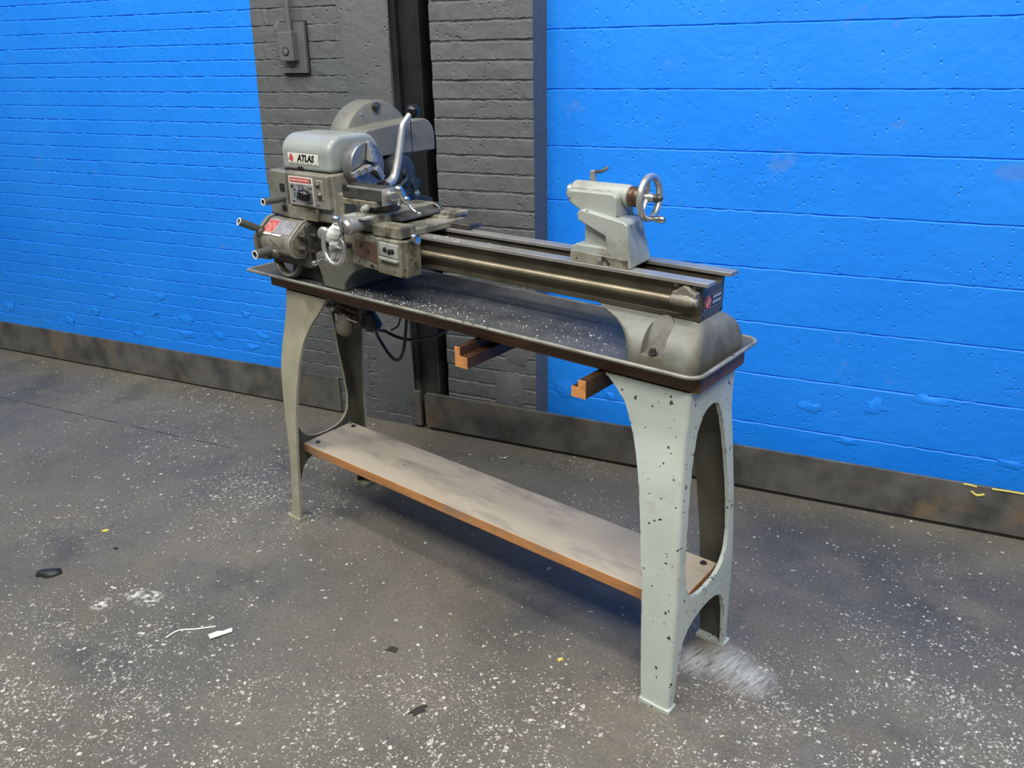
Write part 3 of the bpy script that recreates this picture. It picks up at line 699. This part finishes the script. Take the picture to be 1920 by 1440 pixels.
# ---- belt tension lever
lp = smoothpts([(-1.150, .070, 1.2035), (-1.150, .098, 1.216), (-1.150, .113, 1.238), (-1.150, .131, 1.285), (-1.150, .148, 1.345), (-1.150, .157, 1.372), (-1.150, .176, 1.390), (-1.150, .194, 1.4035)], 6)
obj('tension_lever', MB().tube(lp, .010, 12, radii=[.0095 + .0065 * max(0, 1 - i / 30) for i in range(len(lp))]), 'steel', la, sharp=70)
obj('lever_ball', MB().ball((-1.150, .203, 1.4095), .0215, 20), 'bakelite', la, sharp=80)
obj('lever_pivot', MB().rev([(0, .016), (.03, .016)], (-1.165, .062, 1.198), (1, 0, 0), 18).box(-1.19, -1.155, .045, .10, 1.107, 1.20), 'oldsteel', la, bevel=.002)
# ---- motor and its bracket behind the headstock
mo = obj('motor', MB().rev([(0, .05), (.006, .060), (.10, .060), (.118, .057), (.126, .045), (.130, .014), (.142, .014), (.142, .0)], (-1.335, .205, 1.218), (1, 0, 0), 32), 'motor', la, sharp=40)
mb = MB().prism([(.10, 1.107), (.32, 1.107), (.32, 1.125), (.235, 1.150), (.225, 1.170), (.185, 1.170), (.175, 1.150), (.10, 1.13)], 'u', -1.34, -1.20)
obj('motor_bracket', mb, 'motor', la, bevel=.004)
mb = MB().tube(smoothpts([(-1.19, .10, 1.135), (-1.19, .15, 1.150), (-1.19, .20, 1.158)], 4), .013, 8, flat=.5)
mb.rev([(0, .017), (.010, .017), (.010, .010)], (-1.17, .208, 1.192), (1, 0, 0), 18).tube([(-1.165, .205, 1.18), (-1.165, .205, 1.155)], .008, 8)
obj('motor_link', mb, 'motor', la)
bolt(-1.16, .208, 1.160, .006, .008, la, 'steel', 'link_bolt', (1, 0, 0))
obj('motor_strut', MB().tube(smoothpts([(-1.18, .085, 1.150), (-1.18, .14, 1.176), (-1.18, .19, 1.205)], 4), .006, 8), 'motor', la)

# ---- quick change gearbox
gp = [(-.085, 1.000), (-.150, .999), (-.172, 1.004), (-.184, 1.016), (-.188, 1.034), (-.185, 1.052), (-.174, 1.066), (-.132, 1.1015), (-.112, 1.106), (-.085, 1.106)]
qb = obj('change_gearbox', MB().prism(gp, 'u', -1.478, -1.322), 'head', la, bevel=.003)
obj('gearbox_back', MB().prism([(-.09, .955), (-.13, .962), (-.13, 1.096), (-.09, 1.107), (.06, 1.107), (.06, .955)], 'u', -1.492, -1.30), 'oldsteel', la, bevel=.004)
ep = [(-.09, .997), (-.150, .995), (-.175, 1.001), (-.188, 1.014), (-.193, 1.034), (-.190, 1.054), (-.177, 1.070), (-.133, 1.1065), (-.112, 1.110), (-.09, 1.110)]
epl = [(-.09, .972), (-.150, .970), (-.176, .978), (-.190, .998)] + ep[4:]
obj('gearbox_end_left', MB().prism(epl, 'u', -1.498, -1.482), 'guard', la, bevel=.003)
obj('gearbox_end_right', MB().prism(ep, 'u', -1.326, -1.316), 'head', la, bevel=.003)
obj('end_face', MB().prism([(v * .93 - .004, 1.05 + (z - 1.05) * .86) for v, z in ep], 'u', -1.318, -1.313), 'lathe_dirty', la, bevel=.002)
obj('tumbler_gate', MB().prism([(-.168, 1.006), (-.186, 1.016), (-.1905, 1.034), (-.187, 1.050), (-.178, 1.062), (-.168, 1.06)], 'u', -1.4815, -1.463), 'oldsteel', la, bevel=.001)
# labels on the sloping face (normal bisects -v and +z)
sl = Matrix.Translation((0, -.1745, 1.0665)) @ Matrix.Rotation(radians(40), 4, 'X')     # local y climbs the slope, local z leaves it
lab = obj('gearbox_label', MB().box(-1.468, -1.418, .003, .052, .0, .0014, sl), 'plate_w', la)
obj('red_field', MB().box(-1.4665, -1.4195, .0045, .0505, .0012, .0019, sl), 'red', lab)
mb = MB()
for i, (x, y) in enumerate(((-1.458, .030), (-1.448, .022), (-1.438, .032), (-1.446, .012), (-1.43, .024))):
    mb.prism([(x, y), (x + .005, y), (x + .0025, y + .006)], 'z', .0018, .0023)
for v in mb.bm.verts: v.co = sl @ v.co
obj('label_marks', mb, 'plate_w', lab)
obj('index_plate', MB().box(-1.4165, -1.335, .003, .055, .0, .0012, sl), 'plate_grey', la)
for a, b_ in ((-1.468, -1.418), (-1.412, -1.370)):
    obj('index_strip', MB().box(a, b_, -.0065, .0005, .0, .0016, sl), 'plate_w', la)
mb = MB()
for i in range(11):
    t = i / 10; mb.ball((-1.418 + .058 * t, -.1845 - .004 * sin(pi * t), 1.052 - .030 * t), .0016, 6)
obj('index_holes', mb, 'ink', la)
# hollow tube handles
def handle(p0, p1, r, name='tube_handle', hub=None):
    p0, p1 = Vector(p0), Vector(p1); d = p1 - p0; l = d.length
    o = obj(name, MB().rev([(0, r * .8), (l * .35, r * .85), (l * .42, r), (l, r), (l, r * .70), (l * .8, r * .68), (l * .8, .0005)], p0, d, 22, cap=False), 'tube', la, sharp=40)
    obj('bright_end', MB().rev([(-.0015, r * .70), (-.0015, r * 1.0), (.0012, r * 1.0), (.0012, r * .70), (-.0015, r * .70)], p1, d, 22, cap=False), 'plate_w', o)
    obj('bore', MB().rev([(0, r * .66), (.0008, r * .66)], p1 - d.normalized() * .012, d, 18), 'dark', o)
    return o
handle((-1.410, -.110, 1.166), (-1.404, -.200, 1.168), .0105)
handle((-1.470, -.168, 1.068), (-1.483, -.242, 1.108), .0120)
handle((-1.423, -.150, 1.016), (-1.420, -.243, 1.013), .0140)
obj('handle_hub', MB().ball((-1.470, -.176, 1.064), .018, 14, (.7, 1, 1.1)), 'oldsteel', la, sharp=80)
obj('handle_hub', MB().ball((-1.410, -.172, 1.008), .020, 14, (1.3, 1, .9)), 'oldsteel', la, sharp=80)
# gearbox studs, collar and the banjo bracket hanging below
for u, v, z, r in ((-1.313, -.150, 1.068, .011), (-1.313, -.152, 1.030, .013), (-1.313, -.118, 1.015, .011), (-1.313, -.112, 1.065, .010)):
    obj('gear_stud', MB().rev([(0, r), (.012, r), (.012, r * .65), (.030, r * .65)], (u, v, z), (1, 0, 0), 6), 'oldsteel', la, bevel=.001)
obj('screw_collar', MB().rev([(0, .012), (.014, .012), (.016, .019), (.030, .021), (.036, .016), (.038, .006)], (-1.212, -.115, 1.084), (.25, -1, .05), 22), 'steel', la)
obj('drive_shaft', MB().cyl((-1.30, -.079, 1.0625), (-.88, -.079, 1.0625), .009), 'oldsteel', la)
uc = smoothpts([(-1.486, -.118, .985), (-1.478, -.122, .955), (-1.452, -.124, .930), (-1.418, -.124, .922), (-1.385, -.120, .935), (-1.362, -.116, .965), (-1.358, -.112, .985)], 5)
obj('banjo_bracket', MB().tube(uc, .016, 10, flat=.55), 'lathe_dirty', la, sharp=60)

# ---- carriage: saddle, apron, cross slide
obj('saddle', MB().box(-1.06, -.872, -.092, .115, 1.1075, 1.128).box(-.985, -.872, -.145, -.085, 1.1075, 1.139).box(-1.10, -.985, -.125, -.085, 1.1075, 1.134)
    .box(-1.075, -.895, .06, .150, 1.109, 1.135), 'lathe_dirty', la, bevel=.004)
obj('rear_gib', MB().box(-.985, -.888, .088, .150, 1.129, 1.142), 'lathe_dirty', la, bevel=.003)
obj('chip_guard', MB().box(-.905, -.80, .052, .110, 1.1085, 1.124), 'oldsteel', la, bevel=.004)
ap = MB().prism([(-1.115, 1.012), (-.975, 1.004), (-.858, 1.000), (-.853, 1.106), (-1.115, 1.106)], 'v', -.142, -.085)
obj('apron', ap, 'lathe_dirty', la, bevel=.005)
obj('apron_block', MB().prism([(-.962, 1.006), (-.868, 1.003), (-.862, 1.106), (-.962, 1.106)], 'v', -.156, -.10), 'lathe_dirty', la, bevel=.005)
obj('apron_ledge', MB().prism([(-.945, 1.050), (-.872, 1.046), (-.872, 1.054), (-.945, 1.058)], 'v', -.168, -.15), 'lathe', la, bevel=.002)
obj('apron_pad', MB().prism([(-.945, 1.060), (-.874, 1.056), (-.870, 1.094), (-.945, 1.098)], 'v', -.160, -.15), 'lathe', la, bevel=.002)
obj('apron_cover', MB().prism([(-1.062, 1.044), (-.975, 1.026), (-.966, 1.030), (-.966, 1.080), (-.985, 1.086), (-1.060, 1.090), (-1.070, 1.07)], 'v', -.1445, -.138), 'rust', la, bevel=.001)
for u, z in ((-1.040, 1.074), (-1.012, 1.062), (-.922, 1.078), (-.905, 1.074), (-.892, 1.076)): bolt(u, -.1445 if u < -.97 else -.160, z, .0045, .005, la, 'dark' if u > -.97 else 'oldsteel', 'apron_screw', (0, -1, 0))
obj('apron_lock', MB().rev([(0, .006), (.010, .006), (.010, .010), (.016, .010)], (-.846, -.120, 1.104), (1, 0, .2), 12).ball((-.836, -.13, 1.118), .009, 12), 'chrome', la)
obj('cross_slide', MB().box(-1.075, -.985, -.165, .12, 1.134, 1.160), 'lathe_dirty', la, bevel=.003)
obj('slide_gib', MB().box(-1.055, -.962, -.185, -.150, 1.157, 1.163), 'lathe', la, bevel=.001)
obj('gib_knob', MB().ball((-1.002, -.165, 1.165), .015, 12, (1, 1, .4)), 'head', la, sharp=80)
cr = MB().rev([(0, .020), (.020, .020), (.021, .024), (.034, .024), (.035, .0215), (.040, .0215), (.041, .025), (.048, .025), (.050, .018), (.058, .012)], (-1.010, -.165, 1.142), (0, -1, 0), 30)
obj('cross_feed_dial', cr, 'steel', la, sharp=30)
obj('cross_feed_ball', MB().ball((-1.020, -.238, 1.163), .0135, 16).tube([(-1.018, -.236, 1.160), (-1.012, -.232, 1.142), (-1.020, -.236, 1.118)], .0075, 10), 'chrome', la, sharp=70)
wrp = smoothpts([(-1.016, -.240, 1.146), (-1.030, -.242, 1.128), (-1.036, -.244, 1.108), (-1.030, -.244, 1.090)], 4)
wb = MB().tube(wrp, .016, 12, radii=[.012, .013, .0155, .017, .0185, .0185, .019, .0175, .0165, .015, .014, .012, .009])
for v in wb.bm.verts: v.co += Vector((noise.noise(v.co * 90), noise.noise(v.co * 90 + Vector((5, 0, 0))), noise.noise(v.co * 90 + Vector((0, 5, 0))))) * .006
wo = obj('wrapped_handle', wb, 'cloth', la, sharp=50); tag(wo, 'crank handle wrapped in crumpled white film')
# carriage handwheel
def wheel(c, ax, R, rt, nsp, rot, parent, material, name, tilt=None, flat=1.0, hub=.011, hub_len=.03):
    ax = Vector(ax).normalized(); t = Vector((0, 0, 1)); e1 = (t - ax * t.dot(ax)).normalized(); e2 = ax.cross(e1); c = Vector(c)
    mb = MB()
    mb.tube([c + (e1 * cos(2 * pi * i / 40) + e2 * sin(2 * pi * i / 40)) * R for i in range(40)], rt, 12, closed=True, flat=flat)
    for k in range(nsp):
        a = radians(rot + 360 * k / nsp); d = e1 * cos(a) + e2 * sin(a)
        mb.tube([c - ax * .006 + d * .004, c - ax * .003 + d * R * .55, c + d * R], rt * .72, 8)
    mb.rev([(-hub_len * .6, hub), (hub_len * .2, hub), (hub_len * .2, hub * .75), (hub_len * .42, hub * .75), (hub_len * .5, hub * .4)], c, ax, 18)
    return obj(name, mb, material, parent, sharp=40)
hw = wheel((-1.090, -.200, 1.0690), (-.05, -1, .03), .0475, .0076, 3, 40, la, 'wheelsteel', 'carriage_handwheel')
obj('wheel_grip', MB().rev([(0, .005), (.006, .006), (.012, .005), (.030, .0075), (.046, .0085), (.052, .006), (.054, .001)], (-1.119, -.203, 1.030), (-.1, -1, .0), 14), 'chrome', hw)
obj('wheel_shaft', MB().cyl((-1.090, -.195, 1.069), (-1.090, -.135, 1.067), .010), 'oldsteel', la)
# compound rest
obj('swivel_base', MB().rev([(0, .045), (.020, .045), (.024, .040), (.030, .040)], (-1.030, -.05, 1.158), (0, 0, 1), 32), 'oldsteel', la)
cp = Matrix.Translation((-1.04, -.085, 0)) @ Matrix.Rotation(radians(0), 4, 'Z') @ Matrix.Translation((1.04, .085, 0))
obj('compound_slide', MB().box(-1.128, -.962, -.120, -.058, 1.197, 1.231, cp), 'oldsteel', la, bevel=.002)
obj('slide_edge', MB().box(-1.105, -.961, -.121, -.1165, 1.226, 1.232, cp), 'steel', la, bevel=.001)
obj('compound_base', MB().box(-1.125, -.985, -.128, -.05, 1.180, 1.196, cp), 'lathe_dirty', la, bevel=.002)
obj('slide_end_plate', MB().box(-.962, -.956, -.121, -.057, 1.186, 1.232, cp), 'steel', la, bevel=.001)
obj('tool_slot', MB().box(-1.125, -1.095, -.1205, -.095, 1.216, 1.2315, cp), 'dark', la)
obj('lock_screw', MB().rev([(0, .010), (.014, .010), (.016, .007), (.024, .006)], (-1.018, -.128, 1.178), (.2, -1, -.1), 14), 'lathe', la)
cdl = MB().rev([(0, .0165), (.010, .0165), (.010, .021), (.022, .021), (.023, .0235), (.030, .0235), (.032, .012), (.040, .009)], (-.956, -.087, 1.211), (1, 0, 0), 28)
obj('compound_dial', cdl, 'chrome', la, sharp=30)
obj('compound_crank', MB().ball((-.917, -.098, 1.232), .0135, 18).tube([(-.918, -.096, 1.23), (-.914, -.085, 1.210), (-.915, -.070, 1.192)], .008, 10).ball((-.911, -.078, 1.203), .0115, 14).tube([(-.914, -.07, 1.19), (-.902, -.064, 1.174), (-.893, -.060, 1.168)], .0045, 8).ball((-.886, -.058, 1.165), .008, 12, (1.5, 1, .8)), 'chrome', la, sharp=70)
obj('slide_cover', MB().prism([(-1.02, 1.136), (-.945, 1.136), (-.945, 1.144), (-.98, 1.152), (-1.02, 1.158)], 'v', -.07, .10), 'oldsteel', la, bevel=.003)
obj('follow_arm', MB().tube(smoothpts([(-1.03, .09, 1.152), (-1.01, .105, 1.160), (-.975, .110, 1.156), (-.960, .112, 1.140)], 4), .009, 8, flat=.5), 'oldsteel', la)

# ================================================================ TAILSTOCK
ts = thing('tailstock', 'pale grey tailstock with polished spoked handwheel, clamped on the bed ways', 'tailstock', (-.285, 0, 1.1075))
low = [(-.366, 1.1075), (-.199, 1.1075), (-.200, 1.115), (-.212, 1.207), (-.222, 1.214), (-.338, 1.232), (-.350, 1.224), (-.347, 1.206), (-.270, 1.176), (-.266, 1.150), (-.352, 1.150), (-.366, 1.142)]
bd = MB()
def loft(poly, v0, v1, rear_shrink):
    rows = [[(u, v0, z) for u, z in poly]]
    rows.append([(u - (0.012 if u > -.25 else 0) * rear_shrink, v1 - max(0, (z - 1.1075)) * .28 * rear_shrink, z) for u, z in poly])
    bd.strip(rows)
loft(low, -.066, .050, 1.0)
obj('tailstock_body', bd, 'lathe', ts, bevel=.004, seg=3)
obj('body_pocket', MB().box(-.344, -.24, -.040, .035, 1.14, 1.215), 'lathe', ts, bevel=.003)
up = [(-.392, 1.252), (-.388, 1.272), (-.375, 1.2845), (-.262, 1.283), (-.246, 1.272), (-.246, 1.228), (-.250, 1.207), (-.352, 1.218), (-.362, 1.230), (-.375, 1.238)]
obj('tailstock_barrel', MB().prism([(-.396, 1.264), (-.386, 1.272), (-.262, 1.272), (-.252, 1.264), (-.252, 1.210), (-.347, 1.215), (-.353, 1.226), (-.384, 1.243)], 'v', -.050, .032)
    .rev([(0, .024), (.008, .026), (.150, .026), (.158, .024)], (-.398, -.004, 1.262), (1, 0, 0), 24), 'lathe', ts, bevel=.005, seg=3)
obj('base_trim', MB().prism([(-.368, 1.1078), (-.204, 1.1078), (-.206, 1.128), (-.366, 1.133)], 'v', -.0672, -.06), 'lathe_dirty', ts, bevel=.001)
bolt(-.283, -.0672, 1.119, .0042, .004, ts, 'steel', 'gib_screw', (0, -1, 0))
obj('quill', MB().rev([(0, .008), (0.002, .0125), (.004, .0145), (.03, .0145)], (-.416, -.004, 1.263), (1, 0, 0), 22), 'steel', ts)
obj('barrel_collar', MB().rev([(0, .021), (.003, .0235), (.014, .0235), (.018, .0195), (.036, .0175), (.042, .014)], (-.242, -.004, 1.262), (1, 0, 0), 26), 'brown', ts)
tw = wheel((-.191, -.006, 1.2635), (1, .03, .02), .0470, .0080, 3, 10, ts, 'wheelsteel', 'tailstock_handwheel', hub=.0105, hub_len=.036)
obj('handwheel_grip', MB().rev([(0, .0045), (.004, .006), (.010, .0048), (.028, .0078), (.040, .0088), (.046, .006), (.048, .001)], (-.190, -.014, 1.219), (1, -.05, .02), 16), 'chrome', tw)
obj('handwheel_nut', MB().rev([(0, .0095), (.008, .0095), (.010, .0065), (.014, .0068), (.018, .005), (.020, .001)], (-.178, -.006, 1.264), (1, .03, .02), 16), 'oldsteel', tw)
obj('quill_clamp', MB().box(-.3545, -.3425, -.006, .006, 1.278, 1.3125), 'steel', ts, bevel=.0015)
obj('clamp_lever', MB().tube(smoothpts([(-.345, .0, 1.310), (-.337, .012, 1.309), (-.330, .022, 1.313), (-.327, .028, 1.318)], 4), .0042, 8), 'oldsteel', ts)

# ================================================================ DRUM SWITCH under the board and its cord
sw = thing('drum_switch', 'open drum switch with silver end cup, hanging under the pan by the left legs', 'switch', (-1.22, -.05, .8636))
obj('switch_bracket', MB().box(-1.315, -1.15, -.075, -.02, .845, .8676).box(-1.235, -1.165, -.045, -.02, .765, .85), 'oldsteel', sw, bevel=.002)
obj('contact_frame', MB().prism([(-1.262, .765), (-1.175, .775), (-1.165, .845), (-1.25, .848)], 'v', -.066, -.028), 'oldsteel', sw, bevel=.003)
for i in range(4):
    for j in range(3):
        obj('contact', MB().cyl((-1.243 + .021 * i, -.066, .842 - .02 * j - .002 * i), (-1.245 + .021 * i, -.080, .838 - .02 * j - .002 * i), .0062, seg=8).cyl((-1.243 + .021 * i, -.062, .842 - .02 * j), (-1.243 + .021 * i, -.07, .842 - .02 * j), .0085, seg=6), 'brown' if (i + j) % 2 else 'oldsteel', sw)
obj('tie_bar', MB().tube([(-1.248, -.082, .806), (-1.165, -.082, .800)], .003, 6), 'steel', sw)
obj('end_cup', MB().rev([(0, .024), (.050, .027), (.064, .024), (.071, .016), (.073, .004)], (-1.224, -.062, .810), (-.30, -.25, -.9), 28), 'footgrey', sw, sharp=50)
obj('wire_clip', MB().tube([(-1.285, -.07, .818), (-1.262, -.085, .812), (-1.262, -.085, .768), (-1.285, -.07, .760), (-1.292, -.06, .775)], .0034, 6), 'chrome', sw)
obj('clip_plate', MB().box(-1.274, -1.252, -.078, -.066, .772, .806), 'steel', sw, bevel=.002)
obj('clip_tip', MB().rev([(0, .008), (.012, .007), (.022, .002)], (-1.270, -.075, .760), (0.1, 0, -1), 12), 'chrome', sw)
obj('wing_nut', MB().rev([(0, .018), (.005, .019), (.009, .012)], (-1.300, -.070, .826), (.1, 0, 1), 20).ball((-1.276, -.085, .828), .0105, 14).cyl((-1.300, -.07, .83), (-1.30, -.07, .848), .007), 'steel', sw)
obj('cord_cap', MB().rev([(0, .022), (.035, .0275), (.050, .0275), (.056, .020)], (-1.170, -.030, .815), (.25, .2, -.95), 22), 'rubber', sw)
cordg = 'black cords below the bench'
o = obj('power_cord', MB().tube(smoothpts([(-1.158, -.018, .768), (-1.205, .05, .728), (-1.228, .08, .7162), (-1.164, .08, .7064), (-1.101, .08, .7101), (-1.026, .08, .731), (-.966, .08, .7559), (-.925, .085, .790), (-.92, .09, .862)], 6), .0052, 8), 'rubber')
def place(o, at=(0, 0, 0)):
    for v in o.data.vertices: v.co = Vector(v.co) - Vector(at)
    o.location = world(*at); o.rotation_euler = (0, 0, YAW)
    return o
place(o, (-1.1, .08, .71)); tag(o, 'black power cord sweeping from the drum switch to the right under the board', 'cord')
o = obj('switch_cord', MB().tube(smoothpts([(-1.160, -.015, .765), (-1.225, .05, .700), (-1.230, .06, .6892), (-1.193, .06, .6497), (-1.164, .06, .6333), (-1.137, .06, .643), (-1.116, .06, .6795), (-1.1036, .06, .7282), (-1.093, .06, .7845), (-1.09, .062, .862)], 6), .0052, 8), 'rubber')
place(o, (-1.164, .06, .63)); tag(o, 'black cord hanging in a deep loop beside the rear left leg', 'cord')
o = obj('ground_wire', MB().tube(smoothpts([(-1.214, .10, .7155), (-1.182, .10, .7346), (-1.167, .10, .7599), (-1.155, .10, .80), (-1.15, .10, .862)], 5), .0032, 6), 'rubber')
place(o, (-1.18, .1, .72)); tag(o, 'thin black wire between the two cords under the board', 'wire')
o = obj('hook_rod', MB().tube(smoothpts([(-1.496, .118, .43), (-1.497, .115, .38), (-1.497, .110, .33), (-1.490, .104, .305), (-1.480, .098, .2935)], 5), .0035, 6), 'oldsteel')

# the rod is part of the stand
for v in o.data.vertices: v.co = Vector(v.co) - Vector(OFF[st.name])
o.parent = st

# ================================================================ SWARF (countless chips)
def swarf(name, n, place_fn, label, at, size=(.0009, .0027)):
    mb = MB(); bm = mb.bm; r = random.Random(len(name) * 13)
    for _ in range(n):
        p = place_fn(r)
        if p is None: continue
        s = r.uniform(*size) * (1.6 if r.random() < .08 else 1)
        a = r.uniform(0, 2 * pi); q = [Vector((cos(a + k * 2.1) * s * r.uniform(.4, 1.3), sin(a + k * 2.1) * s * r.uniform(.4, 1.3), r.uniform(0, s * .5))) for k in range(3)] + [Vector((0, 0, s * r.uniform(.4, 1)))]
        V = [bm.verts.new(Vector(p) + x) for x in q]
        for f in ((0, 1, 2), (0, 1, 3), (1, 2, 3), (2, 0, 3)): bm.faces.new([V[i] for i in f])
    o = obj(name, mb, 'swarf'); place(o, at); return o
def in_pan(r):
    t = r.random()
    if t < .36: u = r.gauss(-.93, .13); v = r.gauss(-.085, .035)
    elif t < .55: u = r.gauss(-.55, .18); v = r.gauss(-.02, .05)
    elif t < .72: u = r.gauss(-1.15, .12); v = r.gauss(-.105, .025)
    elif t < .86: u = r.uniform(-.40, -.17) if r.random() < .5 else r.uniform(-.17, .0); v = r.gauss(-.128, .010) if u > -.2 else r.gauss(-.03, .04)
    else: u = r.uniform(-1.5, -.2); v = r.uniform(-.132, .12)
    if not (-1.57 < u < .004 and -.1345 < v < .132): return None
    if u > -.20 and v > -.1 : return None
    if u > -.176 and v > -.1355 and v > -.1345 + 0 and not (v < -.1346): 
        v = -.1355 if r.random() < .9 else v
    return (u, v, .9087)
tag(swarf('metal_shavings', 1350, in_pan, '', (-.76, 0, .9087)), 'bright metal shavings scattered over the floor of the dark chip pan', 'shavings', kind='stuff')
def on_bed(r):
    if r.random() < .7: u = r.gauss(-.80, .05); v = r.uniform(-.073, -.039)
    else: u = r.uniform(-.85, -.38); v = r.uniform(-.073, -.039)
    return (u, v, 1.1076) if u > -.865 else None
tag(swarf('bed_shavings', 90, on_bed, '', (-.8, -.05, 1.1076), (.0008, .0018)), 'bright metal shavings on the front bed way right of the carriage', 'shavings', kind='stuff')

# ================================================================ ELECTRICAL BOX on the pillar
def wthing(name, label, cat, loc):
    o = bpy.data.objects.new(name, None); COL.objects.link(o); o.location = loc; OFF[o.name] = loc; o.empty_display_size = .1
    return tag(o, label, cat)
eb = wthing('electrical_box', 'charcoal painted switch box with round knob and conduit on the brick pillar', 'switch box', (-2.24, 0, 1.5))
obj('back_plate', MB().prism([(-2.300, 1.506), (-2.176, 1.506), (-2.170, 1.694), (-2.296, 1.694)], 'v', -.020, -.004), 'boxgrey', eb, bevel=.002)
obj('painted_plate_shade', MB().prism([(-2.3035, 1.5005), (-2.1725, 1.5005), (-2.1665, 1.6985), (-2.2995, 1.6985)], 'v', -.0042, .004), 'dark', eb)  # dark sheet wider than the plate paints shade around its edge
obj('box_body', MB().box(-2.278, -2.208, -.055, -.019, 1.552, 1.659), 'boxgrey', eb, bevel=.003)
obj('knob_ring', MB().rev([(0, .0165), (.0015, .0165), (.0015, .0125), (0, .0125)], (-2.2435, -.0545, 1.5870), (0, -1, 0), 24, cap=False), 'dark', eb)
obj('knob', MB().rev([(0, .0125), (.004, .0120), (.006, .004)], (-2.2435, -.0545, 1.5870), (0, -1, 0), 20), 'boxgrey', eb)
obj('conduit', MB().cyl((-2.2295, -.034, 1.655), (-2.2240, -.034, 2.6), .0105, seg=14), 'boxgrey', eb)
obj('conduit_nut', MB().cyl((-2.2295, -.034, 1.652), (-2.2294, -.034, 1.668), .015, seg=8), 'boxgrey', eb)

# ================================================================ LITTER on the floor
def scrap(name, pts, material, label, cat, h=.0015, curl=0.0):
    mb = MB(); c = Vector((sum(p[0] for p in pts) / len(pts), sum(p[1] for p in pts) / len(pts), 0))
    mb.prism([(p[0] - c.x, p[1] - c.y) for p in pts], 'z', .0002, h)
    if curl:
        for v in mb.bm.verts: v.co.z += curl * (v.co.x ** 2 + v.co.y ** 2) * 60
    o = obj(name, mb, material, sharp=25); o.location = c; return tag(o, label, cat)
def blobpts(x, y, rx, ry, rot, n=14, amp=.35, seed=1):
    r = random.Random(seed); out = []
    for i in range(n):
        a = 2 * pi * i / n; k = 1 + r.uniform(-amp, amp); px, py = rx * k * cos(a), ry * k * sin(a)
        out.append((x + px * cos(rot) - py * sin(rot), y + px * sin(rot) + py * cos(rot)))
    return out
def lump(name, x, y, rx, ry, h, rot, label, seed):
    mb = MB(); rows = []
    for z, k in ((0, 1.0), (h * .5, .92), (h * .85, .6), (h, .2)):
        rows.append([(p[0], p[1], z + .0002) for p in blobpts(0, 0, rx * k, ry * k, rot, 14, .34, seed)])
    mb.strip(rows); o = obj(name, mb, 'rubber', sharp=60); o.location = (x, y, 0); return tag(o, label, 'lump')
lump('dark_lump', -2.343, -1.4451, .043, .026, .016, .5, 'dark blue-black lump lying on the floor at far left', 4)
lump('rubber_crumb', -2.265, -1.255, .009, .006, .005, .2, 'tiny black crumb beside the yellow flake on the floor', 9)
scrap('leaf_scrap', blobpts(-1.1005, -1.3142, .019, .011, .3, 12, .35, 3), 'leaf', 'dark flat scrap on the open floor in front of the shelf', 'scrap', .002, .02)
scrap('leaf_scrap', blobpts(-.9119, -1.4853, .024, .009, 1.0, 12, .5, 5), 'leaf', 'ragged dark scrap nearest the bottom edge of the picture', 'scrap', .002, .02)
scrap('yellow_flake', blobpts(-2.3974, -1.1862, .012, .008, .5, 9, .3, 6), 'yellow', 'small yellow paint flake on the floor left of the bench', 'flake', .002)
scrap('yellow_flake', blobpts(-.6437, -1.1647, .010, .006, .8, 9, .35, 8), 'yellow', 'small yellow paint flake on the floor in front of the near leg', 'flake', .002)
scrap('paper_scrap', [(-1.632, -1.478), (-1.612, -1.490), (-1.578, -1.437), (-1.585, -1.428), (-1.590, -1.424), (-1.603, -1.436), (-1.608, -1.444), (-1.622, -1.452)], 'paper', 'torn white paper scrap lying on the floor', 'paper', .0016, .05)
o = obj('thread', MB().tube(smoothpts([(-.052, -.052, .0015), (-.042, -.012, .0015), (.0, .012, .0018), (.048, .046, .0015)], 5), .0026, 6, flat=.6), 'paper')
o.location = (-1.690, -1.4826, .0005); tag(o, 'bent white strip on the floor beside the paper scrap', 'strip')
o = obj('shaving_curl', MB().tube(smoothpts([(-.028, .0, .002), (-.012, -.018, .003), (.010, -.016, .004), (.022, .004, .004), (.020, .014, .002)], 5), .0018, 5), 'swarf')
o.location = (-1.301, -.1192, 0); tag(o, 'silver curl of swarf on the floor behind the bench', 'shaving')
